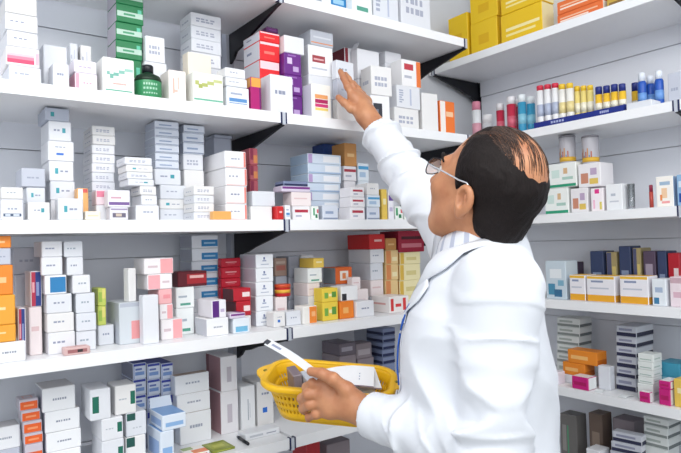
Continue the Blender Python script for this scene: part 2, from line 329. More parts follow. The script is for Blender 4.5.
     'blueopen': ('#dfe8f4', [('f', .1, .9, .2, .5, '#8db4e0'), ('t', 0, 1, 0, 1, '#7aa2d4'), ('l', .1, .9, .2, .7, '#9cb8e2')]),
     'burg': ('#eceaee', [('l', 0, 1, 0, 1, '#b48a92'), ('f', .35, .65, .25, .7, '#c6bec8'), ('l', .0, .2, 0, 1, '#8d5a64')]),
     'vert': ('#eff1f4', [('f', .45, .52, .2, .7, '#a7adb9'), ('f', .6, .64, .25, .6, '#bcc2cc')]),
     'oliveg': ('#8a9438', [('t', .1, .9, .2, .8, '#a9b04c'), ('t', .25, .75, .35, .65, '#c3c56a'), ('f', .2, .8, .3, .7, '#b9bd5e')]),
     'orw': ('#f2efe9', [('t', .3, 1, 0, .5, '#e98a5c'), ('f', .2, .9, .2, .8, '#e77a4a'), ('t', 0, .5, .6, 1, '#9fb27a')]),
     'flatw': ('#e6e8ec', [('f', .1, .5, .3, .7, '#c0c4cc'), ('f', .6, .9, .4, .6, '#9a9fae')]),
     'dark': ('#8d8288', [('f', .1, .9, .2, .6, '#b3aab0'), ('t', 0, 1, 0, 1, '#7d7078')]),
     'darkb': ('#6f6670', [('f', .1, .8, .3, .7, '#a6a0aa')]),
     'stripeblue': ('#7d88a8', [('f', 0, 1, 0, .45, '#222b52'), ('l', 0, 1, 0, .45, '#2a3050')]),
     'yel': ('#eec520', [('f', .15, .8, .4, .48, '#f6e07a'), ('f', .15, .6, .28, .34, '#f5dc6a')]),
     'yelw': ('#edc31c', [('f', .12, .95, .42, .52, '#f9ecae'), ('f', .12, .85, .24, .32, '#f7e69a'), ('r', 0, 1, 0, 1, '#e6d9a4')]),
     'yelp': ('#ecc41e', [('f', .3, .7, .3, .6, '#e0b010')]),
     'orstk': ('#e8743a', [('f', .06, .7, .3, .44, '#f8e3d4'), ('f', .06, .9, .56, .68, '#f4c3a2'), ('r', 0, 1, 0, 1, '#e9e2da')]),
     'brownyel': ('#c9a64a', [('f', .1, .9, .2, .5, '#8a6a3a')]),
     'milkbox': ('#eef1ee', [('f', 0, 1, 0, .12, '#2f9a76'), ('f', .1, .4, .4, .75, '#cfe3dc'), ('f', .5, .9, .3, .42, '#a9c9be'), ('f', .55, .7, .55, .8, '#d9b48a')]),
     'picbox': ('#ece9ec', [('f', .1, .45, .15, .6, '#c98a72'), ('f', .5, .9, .1, .35, '#e0c060'), ('f', .55, .85, .5, .8, '#b9a3c0')]),
     'heart': ('#f6eef2', [('f', .3, .7, .78, .98, '#e0358a'), ('f', .15, .3, .1, .5, '#f0b6d0'), ('f', .7, .9, .05, .4, '#dccc66')]),
     'wcarton': ('#eef0f3', [('f', .2, .8, .3, .36, '#c9ccd6'), ('f', .3, .6, .55, .65, '#b9bfcc')]),
     'baby': ('#f6f2ec', [('f', .3, .65, .28, .62, '#efc9a4'), ('f', .2, .34, .2, .4, '#e98a4a'), ('f', .2, .85, .72, .84, '#9fb8d0'), ('f', .3, .8, .1, .18, '#f0a2a0'), ('r', 0, 1, 0, 1, '#9db8d8')]),
     'bluebox': ('#8fb4d8', [('f', .1, .9, .1, .4, '#1f4fa0'), ('f', .1, .9, .6, .8, '#d3e2f0')]),
     'silver': ('#c9d7e2', [('f', .1, .45, .1, .4, '#4d8fb0'), ('f', .4, .8, .05, .25, '#3a6f94'), ('f', .2, .8, .55, .8, '#e9eff4'), ('f', .6, .9, .35, .5, '#7fb0c8')]),
     'yelwhite': ('#eceaf0', [('f', 0, 1, 0, .26, '#eaa92e'), ('f', .15, .6, .76, .84, '#8d98b4'), ('f', 0, 1, .9, 1, '#e9b83a'), ('t', 0, 1, 0, 1, '#efb62e'), ('r', 0, 1, 0, .26, '#e3a02c'), ('f', .1, .8, .5, .56, '#c3c6d4')]),
     'whiteblue': ('#e6ecf2', [('f', .1, .5, .05, .3, '#3f7fa8'), ('f', .2, .8, .5, .7, '#a9b9d2')]),
     'pinkwhite': ('#efdfe6', [('f', 0, 1, .8, 1, '#c9a9b4'), ('f', .2, .8, .3, .5, '#d9b3c2')]),
     'dkblue': ('#39466a', [('f', .15, .85, .3, .55, '#8d9bb8')]),
     'dkyel': ('#a99a6e', [('f', 0, .5, 0, 1, '#55597a'), ('f', .55, .95, .3, .7, '#d9c478')]),
     'dkpur': ('#5b4c62', [('f', .15, .8, .5, .75, '#a99db0')]),
     'booklet': ('#dfe3e2', [('f', 0, 1, 0, .3, '#8d9492'), ('f', .1, .7, .5, .75, '#aeb6b2'), ('r', 0, 1, 0, .35, '#6e7678')]),
     'booklet2': ('#c3c6d0', [('f', 0, 1, 0, .38, '#2a2c48'), ('f', .12, .8, .55, .8, '#8d90a6'), ('r', 0, 1, 0, .42, '#262842'), ('r', 0, 1, .42, 1, '#d9dbe2')]),
     'wgreenish': ('#e3e8e6', [('f', .1, .9, .2, .34, '#9fb4ac'), ('r', .1, .8, .3, .5, '#b6c4be')]),
     'teal': ('#3f97b4', [('f', .1, .9, .4, .6, '#8cc4d4')]),
     'magenta': ('#c81f7c', [('f', .1, .9, .3, .6, '#b0165f'), ('r', 0, 1, 0, 1, '#eef0f0'), ('t', 0, 1, 0, 1, '#f0eef0'), ('r', 0, .08, 0, 1, '#e9a6c6')]),
     'orbook': ('#e88a2a', [('f', .1, .7, .3, .6, '#f2bb72'), ('r', 0, 1, 0, .4, '#c96a1c')]),
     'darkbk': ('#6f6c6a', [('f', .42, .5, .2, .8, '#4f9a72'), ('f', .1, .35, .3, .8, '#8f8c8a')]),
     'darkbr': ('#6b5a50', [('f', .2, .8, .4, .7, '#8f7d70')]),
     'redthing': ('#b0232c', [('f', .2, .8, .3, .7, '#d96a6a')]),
    }
    return D[name]
def carton_mesh(w_, d_, h_, base, rects, bev=.0017, rough=.42):
    """a folded-card carton: chamfered edges, every printed patch its own face. base at z=0, centred in x and y"""
    b = MB(); bev = min(bev, w_*.15, h_*.15, d_*.15); X, Y = w_/2, d_/2; e = bev
    mb_ = M(base, rough)
    F = {'f': lambda u, v: (-X+e+u*(w_-2*e), -Y, e+v*(h_-2*e)), 'b': lambda u, v: (X-e-u*(w_-2*e), Y, e+v*(h_-2*e)),
         'l': lambda u, v: (-X, Y-e-u*(d_-2*e), e+v*(h_-2*e)), 'r': lambda u, v: (X, -Y+e+u*(d_-2*e), e+v*(h_-2*e)),
         't': lambda u, v: (-X+e+u*(w_-2*e), -Y+e+v*(d_-2*e), h_), 'u': lambda u, v: (-X+e+u*(w_-2*e), Y-e-v*(d_-2*e), 0)}
    for k, fn in F.items():
        rs = [q for q in rects if q[0] == k]
        us = sorted({0, 1, *[min(1, q[1]) for q in rs], *[min(1, q[2]) for q in rs]}); vs = sorted({0, 1, *[q[3] for q in rs], *[q[4] for q in rs]})
        for u0, u1 in zip(us, us[1:]):
            for v0, v1 in zip(vs, vs[1:]):
                m = mb_; cu, cv = (u0+u1)/2, (v0+v1)/2
                for q in rs:
                    if q[1] < cu < q[2] and q[3] < cv < q[4]: m = M(q[5], rough)
                b.face([fn(u0, v0), fn(u1, v0), fn(u1, v1), fn(u0, v1)], m)
    # chamfers
    xs, ys, zs_ = (-X, X), (-Y, Y), (0, h_)
    def s(v, lo, hi): return v+e if v == lo else v-e
    for y in ys:
        for z in zs_: b.face([(-X+e, y, s(z, 0, h_)), (X-e, y, s(z, 0, h_)), (X-e, s(y, -Y, Y), z), (-X+e, s(y, -Y, Y), z)], mb_)
    for x in xs:
        for z in zs_: b.face([(x, -Y+e, s(z, 0, h_)), (x, Y-e, s(z, 0, h_)), (s(x, -X, X), Y-e, z), (s(x, -X, X), -Y+e, z)], mb_)
        for y in ys:
            b.face([(x, s(y, -Y, Y), e), (x, s(y, -Y, Y), h_-e), (s(x, -X, X), y, h_-e), (s(x, -X, X), y, e)], mb_)
            for z in zs_: b.face([(x, s(y, -Y, Y), s(z, 0, h_)), (s(x, -X, X), y, s(z, 0, h_)), (s(x, -X, X), s(y, -Y, Y), z)], mb_)
    return b

# ------------------------------------------------------------------ stock on the shelves
SHELFNAME = {'L1': 'top left shelf', 'L2': 'second left shelf', 'L3': 'middle left shelf', 'L4': 'fourth left shelf', 'L5': 'fifth left shelf', 'L6': 'lowest left shelf',
             'R1': 'top right shelf', 'R2': 'second right shelf', 'R3': 'middle right shelf', 'R4': 'fourth right shelf', 'R5': 'fifth right shelf', 'R6': 'lowest right shelf'}
BOXES = []; STK = {}
ROOFZ = {k: ({**ZL, **ZR}).get(k[0]+str(int(k[1])-1)) for k in TOP}
HIDDEN = set([12, 21, 22, 34, 35, 53, 54, 56, 64, 65, 89, 120, 121, 131, 132, 140, 141, 162, 163, 165, 169, 188, 228, 229, 248, 250, 256, 261, 262, 269, 273, 282, 292, 318, 334, 337, 340, 341, 344, 385, 409, 420])
ORD = ['top', 'second', 'third', 'fourth', 'fifth', 'sixth', 'seventh', 'eighth', 'ninth', 'tenth', 'eleventh']
def S(shelf, d, items, where=None, dep=.09, jit=1.0, name='medicine_carton', cat='carton', on=None, group=None, rz=0):
    """a stack: items from the bottom up, each (x left, x right, y top, style, words). x and y were read off the survey photo
    at the front face, which stands d behind the shelf edge."""
    hit = hitL if shelf[0] == 'L' else hitR
    z = TOP[shelf]+.0003 if on is None else STK[on]
    n = len(items)
    for i, it in enumerate(items):
        xl, xr, yt, sty, words = it[:5]
        o = it[5] if len(it) > 5 else {}
        dd = o.get('d', d); xm = (xl+xr)/2
        # pixel row of this box's base, for the lean of the photo
        pm = hit(xm, 240, dd); pm.z = z
        yb = project(pm)[1]
        A, B = hit(xl, (yb+yt)/2, dd), hit(xr, (yb+yt)/2, dd); z1 = hit(xm, yt, dd).z
        if shelf[0] == 'L': a0, a1 = A.x, B.x
        else: a0, a1 = -A.y, -B.y
        if z1-z < .004: z1 = z+.006
        above = ROOFZ.get(shelf)
        if above: z1 = min(z1, above-.003)
        BOXES.append(dict(shelf=shelf, d=dd, a0=a0+.0008, a1=a1-.0008, z0=z, z1=z1, dep=min(o.get('dep', dep), (DEPTH if shelf[0] == 'L' else DEPR)-dd-.004), sty=sty, words=words, where=where, n=n, i=i,
                          name=o.get('name', name), cat=o.get('cat', cat), jit=o.get('jit', jit), rz=o.get('rz', rz), flap=o.get('flap'),
                          group=group or (('cartons in '+where) if where and n > 1 else 'single cartons on the '+SHELFNAME[shelf])))
        z = z1
    if where: STK[where] = z
    STK[len(STK)] = z
    return z
def eq(y0, y1, n): return [y0+(y1-y0)*(k+1)/n for k in range(n)]
# -------- second left shelf
w_ = 'the far left stack, second left shelf'
S('L2', .012, [(8,42,66,'W','white carton'),(6,41,47,'pinkband','white carton with pink band'),(6,39,31,'W','white carton'),(5,39,14,'W','white carton'),(5,38,-4,'W0','white carton')], w_, dep=.1)
S('L2', .012, [(53,70,63,'W','small white carton right of the pink-banded carton stack, second left shelf')], dep=.05)
S('L2', .07, [(43,69,45,'W0','plain white carton standing behind small white carton, second left shelf')], dep=.07)
S('L2', .14, [(70,79,43,'WT','narrow white carton with vertical print at back of second left shelf')], dep=.08)
S('L2', .14, [(81,93,45,'WT','wider white carton with vertical print beside the narrow one, second left shelf')], dep=.08)
S('L2', .02, [(75,98,73,'pinkleft','white carton with pink left end'),(73,97,60,'lilac','pale lilac carton')], 'the pair left of the green-check carton', dep=.06)
S('L2', .012, [(103,135,58,'swoosh','white carton with thin green check mark, front of green stack')], dep=.07)
S('L2', .115, [(116,144,y,'green','green and silver carton') for y in (76,59,41,23,5,-13)], 'the green stack on second left shelf', dep=.08, jit=.5)
S('L2', .10, [(144,168,62,'W0','tall plain white carton'),(144,166,36,'W2','white printed carton')], 'the pair behind the green bottle', dep=.07)
S('L2', .02, [(169,187,70,'peach','white carton with faint peach drawing, right of green bottle')], dep=.06)
S('L2', .15, [(191,222,y,'W2','white printed carton') for y in (94,80,67,53,40,27,14)], 'the white stack left of the dark bracket', dep=.08)
S('L2', .085, [(188,214,53,'pale','beige white carton leaning behind the olive-check carton, second left shelf')], dep=.04, rz=4)
S('L2', .012, [(193,224,73,'olive','white carton with olive check mark and green base line')], dep=.06)
S('L2', .015, [(227,250,87,'bluestripe','white carton with blue stripe'),(226,248,78,'W','white carton'),(225,246,68,'W','white carton')], 'the stack left of the magenta carton', dep=.055)
S('L2', .02, [(251,262,77,'magor','magenta carton with orange top, in front of red stack')], dep=.045)
S('L2', .075, [(260,281,y,'red','red carton with white side') for y in (95,79,61,42,32)]+[(267,279,27,'plum','dark plum carton')], 'the red stack, second left shelf', dep=.1, jit=.5)
S('L2', .01, [(271,294,75,'W','plain white carton in front of the red and violet stacks')], dep=.055)
S('L2', .055, [(285,304,95,'violet','violet carton'),(285,303,75,'violet','violet carton'),(284,302,53,'violet','violet carton'),(284,305,36,'W0','white carton')], 'the violet stack right of red cartons', dep=.1, jit=.6)
S('L2', .012, [(312,332,84,'striplabel','white carton with orange, magenta and yellow label, nearest the raised hand')], dep=.05)
S('L2', .065, [(309,334,98,'W0','white carton'),(309,334,76,'W0','white carton'),(309,334,46,'wredlabel','white carton with dark red label'),(311,334,31,'clear','translucent grey carton')], 'the stack behind striped-label carton', dep=.09, jit=.5)
S('L2', .035, [(337,357,100,'W0','white carton'),(337,356,80,'grey','grey white carton'),(336,355,61,'W','white carton')], 'the stack the raised hand touches', dep=.06, jit=.5, rz=4)
S('L2', .14, [(344,358,100,'dredge','white carton with dark red edge'),(344,358,76,'dredge','white carton with dark red edge'),(345,358,48,'dredge','white carton with dark red edge')], 'the stack beyond the raised hand', dep=.09, jit=.5)
S('L2', .10, [(359,381,105,'W0','white carton'),(359,381,80,'W','white carton'),(358,380,50,'W0','tall white carton', {'flap': 'l'})], 'the open-topped stack beyond the knuckles', dep=.07, jit=.5)
S('L2', .018, [(373,393,95,'darkwin','white carton with dark window'),(373,394,66,'W2','white carton with faint red print')], 'the pair above the raised cuff', dep=.07, rz=-7)
S('L2', .035, [(395,420,108,'W2','white carton'),(397,421,86,'WT','white carton'),(403,422,60,'orstripe','white carton with red patch and orange stripe')], 'the stack left of open carton', dep=.06)
S('L2', .11, [(386,402,104,'W0','white carton'),(386,402,84,'W0','white carton'),(386,402,64,'W','white carton'),(386,402,52,'W0','white carton with raised flap', {'flap': 't'})], 'the stack behind the orange-striped carton', dep=.08, jit=.4)
S('L2', .03, [(424,440,93,'W0','plain white upright carton near right end of second left shelf')], dep=.06, rz=-6)
S('L2', .035, [(441,456,101,'orange','white and orange carton at right end of second left shelf')], dep=.05)
# -------- top left shelf
S('L1', .02, [(374,399,-22,'WT','tall white carton with vertical print, middle of the trio on top left shelf')], dep=.08)
S('L1', .02, [(352,372,-22,'wgreenline','tall white carton with green line, left of the trio on top left shelf')], dep=.08)
S('L1', .02, [(401,431,-18,'W2','tall white carton at right end of the top left shelf')], dep=.08)
S('L1', .05, [(322,347,-20,'bluewhite','white carton with blue front, left of the trio, top left shelf')], dep=.08)
# -------- middle left shelf
S('L3', .008, [(1,24,199,'drawer','white carton with dark slot'),(1,24,187,'W','white carton')], 'the pair at far left of middle left shelf', dep=.06)
S('L3', .006, [(28,51,202,'Wdot','small white carton with teal dot, in front of grey-topped stack')], dep=.045)
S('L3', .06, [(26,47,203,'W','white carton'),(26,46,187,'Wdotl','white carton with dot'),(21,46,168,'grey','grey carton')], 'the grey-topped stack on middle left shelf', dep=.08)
S('L3', .075, [(50,76,200,'W','white carton'),(50,76,181,'Wdotl','white carton with teal dot'),(49,75,161,'Wdotl','white carton with teal dot'),(48,75,141,'Wbdot','white carton with blue dot'),(48,72,121,'Wdot','white carton with dot'),(45,70,106,'greydot','grey carton with teal dot')], 'the tall teal-dot stack, middle left shelf', dep=.09)
S('L3', .006, [(58,84,198,'Wdotl','white carton with teal dot standing in front of the tall stack')], dep=.06)
S('L3', .01, [(85,101,211,'pale','low pale cream carton between teal-dot and picture cartons')], dep=.03)
S('L3', .045, [(77,89,188,'orwhite','thin upright orange and white carton beside tall teal-dot stack')], dep=.05)
S('L3', .10, [(92,116,y,'W2','flat white carton') for y in eq(219,126,10)], 'the slim stack with ten flat cartons', dep=.09)
S('L3', .05, [(96,108,205,'W0','white carton'),(96,108,190,'pinktop','pink topped carton')], 'the pair before the slim stack', dep=.045)
S('L3', .01, [(110,129,207,'pic','white carton with dark picture panel'),(108,131,190,'violetline','white carton with violet base line')], 'the pair right of pale cream carton', dep=.06)
S('L3', .02, [(136,160,205,'W','white carton'),(141,158,195,'W','white carton'),(140,157,186,'W2','white carton'),(128,155,179,'Wdot','white carton with dot'),(127,154,172,'W2','white carton'),(126,154,165,'Wdotl','white carton'),(125,153,157,'W2','white carton')], 'the uneven stack left of pale column', dep=.07)
S('L3', .10, [(160,187,y,'Wdotl' if k%2 else 'W','white carton') for k,y in enumerate((209,199,185))]+[(155,182,169,'Wdot','white carton with teal dot')]+[(155,180,y,'greybl','grey blue flat carton') for y in (161,153,145,137,129,120)], 'the pale column below second shelf', dep=.08)
S('L3', .115, [(189,206,203,'W','white carton'),(188,206,186,'Wdotl','white carton with dot'),(184,205,170,'Wdotl','white carton with dot'),(183,204,154,'W2','white carton'),(183,205,143,'greybl','grey blue carton'),(183,205,133,'greybl','grey blue carton'),(184,206,123,'greybl','grey blue carton')], 'the column right of pale column', dep=.08)
S('L3', .03, [(194,215,y,'W2','flat white carton') for y in (212,203,195,186)], 'the low stack left of big white stack', dep=.07)
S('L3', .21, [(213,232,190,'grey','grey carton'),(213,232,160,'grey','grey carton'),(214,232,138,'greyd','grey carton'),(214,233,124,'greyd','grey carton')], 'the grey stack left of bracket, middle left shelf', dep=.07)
S('L3', .03, [(226,248,204,'rededge','large carton with red edge'),(226,248,186,'rededge','large carton with red edge'),(226,248,168,'rededge','large carton with red edge'),(225,247,151,'rededge','large carton with red edge')], 'the big white stack, middle left shelf', dep=.15, jit=.4)
S('L3', .004, [(213,232,211,'orangeflat','flat orange carton lying before the big white stack')], dep=.022)
S('L3', .075, [(250,259,y,'brownred','maroon and orange carton') for y in (206,193,180,165,148)], 'the narrow maroon stack, middle left shelf', dep=.06)
S('L3', .03, [(251,273,206,'W0','white carton'),(253,276,191,'W0','rounded white carton')], 'the pair right of big white stack', dep=.04)
S('L3', .015, [(277,284,206,'redbox','small red upright carton right of white pair, middle left shelf')], dep=.03)
S('L3', .015, [(285,291,205,'bluestripe','small pale blue upright carton next to small red one, middle left shelf')], dep=.03)
S('L3', .03, [(293,311,206,'wredred','white carton with red print'),(292,312,192,'pinkish','pinkish white carton'),(282,311,186,'purpleflat','flat purple carton'),(284,309,181,'stripeblue','flat blue carton')], 'the pile capped by purple cartons', dep=.05)
S('L3', .09, [(308,342,y,'ltblue' if k%2 else 'ltblue2','pale blue and white carton') for k,y in enumerate((210,201,192,183,174,164,154))], 'the pale blue stack, middle left shelf', dep=.1)
S('L3', .02, [(313,320,206,'greenwhite','tiny green and white carton before pale blue stack')], dep=.04)
S('L3', .02, [(323,339,205,'greybl','small grey blue carton before pale blue stack')], dep=.04)
S('L3', .20, [(322,344,190,'greyd','grey carton'),(322,344,157,'greyd','grey carton'),(324,345,136,'blueframe','blue framed carton')], 'the stack behind pale blue stack', dep=.07)
S('L3', .10, [(345,357,197,'W','white carton'),(345,357,181,'wredstripe','white carton with red stripe'),(344,357,166,'wredstripe','white carton with red stripe'),(345,358,143,'brown','tan brown carton')], 'the tan-topped stack right of pale blue', dep=.07)
S('L3', .10, [(359,370,197,'W','white carton'),(359,370,181,'wbluestripe','white carton with blue stripe'),(358,370,163,'wbluestripe','white carton with blue stripe')], 'the stack behind raised sleeve', dep=.07)
S('L3', .02, [(351,366,207,'wredred','white carton with red label'),(351,366,197,'wredred','white carton with red label'),(351,365,187,'wredred','white carton with red label')], 'the red-label stack, middle left shelf', dep=.06)
S('L3', .02, [(368,381,207,'greybl','grey blue carton'),(368,381,195,'wbluestripe','white carton with blue stripe'),(368,380,183,'W','white carton')], 'the stack left of slim yellow carton', dep=.06)
S('L3', .03, [(382,388,189,'yellow','slim yellow upright carton near the coat sleeve, middle left shelf')], dep=.06)
S('L3', .03, [(389,395,192,'wviolet','slim white and violet upright carton near coat sleeve')], dep=.06)
S('L3', .03, [(396,404,206,'greenwhite','green and white carton just left of the coat lapel')], dep=.06)
S('L3', .03, [(405,414,208,'greenwhite','green white red carton half hidden by the coat lapel')], dep=.06)
# -------- fourth left shelf
S('L4', .012, [(-9,27,342,'bigW','white carton'),(-9,17,325,'amber','yellow carton'),(-9,16,295,'amber','amber carton'),(-9,14,265,'deepor','orange carton'),(-9,12,248,'grey','grey white carton'),(-9,12,235,'deepor','orange carton')], 'the orange stack, left end of fourth shelf', dep=.1, jit=.3)
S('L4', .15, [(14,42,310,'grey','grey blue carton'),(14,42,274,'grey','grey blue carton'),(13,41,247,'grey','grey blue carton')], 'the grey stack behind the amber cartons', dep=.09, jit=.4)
S('L4', .03, [(18,27,308,'redblue','small red and blue carton right of the yellow carton, fourth left shelf')], dep=.07)
S('L4', .06, [(29,43,307,'pinkish','pinkish white upright carton'),(30,43,271,'redblue','red and blue upright carton')], 'the pair left of white grid', dep=.07)
S('L4', .04, [(48,76,332,'W','white carton'),(47,75,313,'W','white carton'),(46,75,294,'W','white carton'),(44,70,275,'Wbluelab','white carton with blue panel'),(41,63,257,'W','white carton'),(41,63,241,'W','white carton')], 'the left column with blue-panel carton', dep=.09, jit=.6)
S('L4', .04, [(76,97,331,'W','white carton'),(76,97,313,'W','white carton'),(76,96,293,'W','white carton'),(70,91,275,'W','white carton'),(64,84,257,'W','white carton'),(64,84,241,'W','white carton')], 'the column right of blue-panel column', dep=.09, jit=.6)
S('L4', .003, [(64,91,347,'window','flat reddish carton with dark window, fallen before white columns')], dep=.03)
S('L4', .085, [(98,115,325,'W','white carton'),(98,107,306,'yelgreen','yellow green carton'),(98,107,288,'yelgreen','yellow green carton')], 'the yellow-green pile, fourth left shelf', dep=.06)
S('L4', .055, [(119,142,302,'glassy','glassy grey carton with red patch'),(126,138,268,'W0','tall white carton',{'rz': 12,'dep':.03})], 'the pair left of pink stack', dep=.1)
S('L4', .02, [(143,160,295,'W0','tall plain white carton standing in front of the pink stack')], dep=.05)
S('L4', .05, [(161,184,319,'pinkhalf','white and pink carton'),(160,174,304,'pinkhalf','white and pink carton'),(159,173,289,'pinkfull','pink carton'),(147,173,274,'pinkhalfl','pink and white carton'),(144,174,258,'pinkhalf','white and pink carton')], 'the pink stack, fourth left shelf', dep=.08)
S('L4', .10, [(176,195,308,'wgreenline','white carton with green line'),(176,195,287,'wgreenline','white carton with green line'),(178,208,271,'darkred','dark red carton')], 'the pile right of pink stack', dep=.07, jit=.5)
S('L4', .19, [(192,219,y,'bluewhite','white carton with blue label') for y in (312,299,287,273,261,248,235)], 'the blue-label stack, fourth left shelf', dep=.09, jit=.5)
S('L4', .165, [(221,241,y,'redd','dark red carton') for y in (310,298,287,278,267,258)], 'the dark red stack below the bracket', dep=.08)
S('L4', .07, [(236,252,316,'W0','white carton'),(236,252,301,'redw','red carton'),(234,252,288,'redw','red carton')], 'the pile before dark red stack', dep=.07)
S('L4', .02, [(207,231,318,'bigW','large white carton'),(212,227,300,'purplewhite','purple and white carton')], 'the pair before the blue-label stack', dep=.09)
S('L4', .015, [(234,251,318,'ltbluelow','white carton with pale blue base'),(229,247,313,'purpleflat','flat purple and white packet')], 'the pair below red pile', dep=.05)
S('L4', .09, [(256,274,y,'Wflower','white carton with small emblem') for y in (311,296,282,268,254)], 'the emblem stack, fourth left shelf', dep=.1, jit=.5)
S('L4', .035, [(274,286,312,'Wblue','white carton with blue mark, before round red tin')], dep=.045)
S('L4', .035, [(287,302,311,'W','white carton right of the blue-mark carton, fourth left shelf')], dep=.045)
S('L4', .09, [(276,288,311,'W0','white carton'),(276,288,297,'pinkish','pinkish carton')], 'the pair holding up the red tin', dep=.045)
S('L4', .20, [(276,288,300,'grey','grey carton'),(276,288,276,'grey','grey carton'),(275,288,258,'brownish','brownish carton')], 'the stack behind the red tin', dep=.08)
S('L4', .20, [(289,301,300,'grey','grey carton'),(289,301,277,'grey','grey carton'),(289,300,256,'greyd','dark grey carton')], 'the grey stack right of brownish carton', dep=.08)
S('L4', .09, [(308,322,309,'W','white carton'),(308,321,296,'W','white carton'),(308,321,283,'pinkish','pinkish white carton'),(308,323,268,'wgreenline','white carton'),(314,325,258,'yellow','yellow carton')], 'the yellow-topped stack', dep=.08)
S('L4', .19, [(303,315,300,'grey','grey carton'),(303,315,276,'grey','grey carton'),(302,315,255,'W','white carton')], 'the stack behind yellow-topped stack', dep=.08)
S('L4', .025, [(304,318,306,'orhalf','white and orange carton at shelf front right of bracket tip')], dep=.05)
S('L4', .04, [(323,339,302,'yelblk','yellow carton with green print'),(323,339,288,'yelblk','yellow carton with green print')], 'the yellow pair, fourth left shelf', dep=.07, jit=.5)
S('L4', .04, [(340,355,301,'orfull','orange carton'),(342,359,286,'whiteblk','white carton with black corner')], 'the pair right of yellow cartons', dep=.06)
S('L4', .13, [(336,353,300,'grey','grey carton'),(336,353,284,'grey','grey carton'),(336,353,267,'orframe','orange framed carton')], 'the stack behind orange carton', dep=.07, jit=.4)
S('L4', .03, [(357,375,301,'W','white carton left of the red-lettered carton, fourth left shelf')], dep=.06)
S('L4', .10, [(355,369,303,'W0','white carton'),(353,369,289,'pinkish','pinkish carton'),(352,361,277,'pinkish','small pinkish carton')], 'the pile left of red-topped stack', dep=.06)
S('L4', .03, [(390,410,296,'redcross','white carton with red lettering beside the blue lanyard')], dep=.09)
S('L4', .13, [(371,384,296,'W','white carton'),(371,384,280,'pinkish','pinkish carton'),(371,384,263,'W','white carton'),(371,385,249,'W','white carton'),(370,386,234,'redbox','red carton')], 'the red-topped stack near the coat', dep=.12, jit=.4)
S('L4', .13, [(386,399,296,'orpale','orange yellow carton'),(386,399,280,'orpale','orange yellow carton'),(386,399,264,'orpale','orange yellow carton'),(386,399,250,'orpale','orange yellow carton'),(386,397,238,'brown','brown carton')], 'the orange-yellow stack near the coat', dep=.1, jit=.4)
S('L4', .13, [(400,421,296,'yelpale','pale yellow carton'),(400,421,280,'yelpale','pale yellow carton'),(400,421,264,'yelpale','pale yellow carton'),(400,421,252,'yelpale','pale yellow carton'),(399,425,229,'crimson','crimson carton')], 'the pale yellow stack beside the lapel', dep=.1, jit=.4)
# -------- fifth left shelf
S('L5', .10, [(26,44,454,'orfront','orange fronted carton'),(25,44,444,'orfront','orange fronted carton'),(24,44,433,'orfront','orange fronted carton'),(23,43,421,'orfront','orange fronted carton'),(21,42,410,'orfront','orange fronted carton'),(19,39,399,'orfront','orange fronted carton')], 'the orange-front stack, fifth left shelf', dep=.05)
S('L5', .12, [(-10,21,450,'grey','grey white carton'),(-10,21,427,'bigW','grey white carton')], 'the pair left of the orange-front stack', dep=.06)
S('L5', .09, [(47,82,450,'bigW','large white carton'),(46,82,431,'bigW','large white carton'),(45,81,410,'bigW','large white carton'),(41,76,387,'bigW','large white carton')], 'the large white stack, fifth left shelf', dep=.09, jit=.5)
S('L5', .05, [(102,125,440,'Wgrnr','white carton with green end'),(101,124,418,'Wgrnr','white carton with green end'),(90,112,389,'Wgrn','white carton with green label')], 'the green-label stack beside large white stack', dep=.09)
S('L5', .06, [(126,147,436,'Wgrnt','white carton with green corner'),(126,148,412,'Wgrnt','white carton with green corner'),(115,137,385,'Wgrnr','white carton with green label')], 'the green-label stack before blue grid', dep=.07)
for j, (xa, xb, cw) in enumerate(((133,147,'left'),(147,161,'middle'),(161,174,'right'))):
    S('L5', .165, [(xa,xb,y,'bluegrid','blue and white carton') for y in (411,395,379,363)], f'the {cw} column of the blue grid', dep=.1, jit=.2)
S('L5', .03, [(160,175,431,'blueopen','blue and white carton'),(162,187,414,'blueopen','open blue and white carton',{'flap':'t','dep':.09})], 'the pair before blue grid', dep=.09)
S('L5', .13, [(180,212,412,'bigWl','large white carton'),(177,211,393,'bigWl','large white carton'),(175,210,374,'bigWl','large white carton')], 'the brown-topped stack, fifth left shelf', dep=.1, jit=.4)
S('L5', .14, [(221,239,391,'burg','tall white carton with burgundy side'),(221,238,356,'burg','tall white carton with burgundy side')], 'the burgundy pair, fifth left shelf', dep=.1, jit=.3)
S('L5', .14, [(241,256,386,'vert','tall white carton right of the burgundy pair, fifth left shelf')], dep=.1)
S('L5', .14, [(258,275,381,'Wbdot','tall white carton with blue dot beside the yellow basket')], dep=.1)
S('L5', .02, [(213,236,451,'oliveg','low olive green carton at front of the fifth left shelf')], dep=.07)
S('L5', .02, [(188,211,453,'orw','low white and orange carton left of the olive carton')], dep=.06)
S('L5', .05, [(246,281,431,'flatw','flat white carton below the yellow basket, fifth left shelf')], dep=.05)
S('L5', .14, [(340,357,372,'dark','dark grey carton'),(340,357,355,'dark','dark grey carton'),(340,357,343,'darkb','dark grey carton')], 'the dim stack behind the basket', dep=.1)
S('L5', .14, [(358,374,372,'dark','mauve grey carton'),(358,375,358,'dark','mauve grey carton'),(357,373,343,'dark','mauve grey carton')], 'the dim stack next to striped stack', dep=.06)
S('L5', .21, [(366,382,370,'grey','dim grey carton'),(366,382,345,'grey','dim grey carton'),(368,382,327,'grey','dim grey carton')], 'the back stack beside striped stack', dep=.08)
S('L5', .12, [(383,396,y,'stripeblue','navy striped flat carton') for y in eq(385,328,8)], 'the striped stack beside the coat', dep=.1)
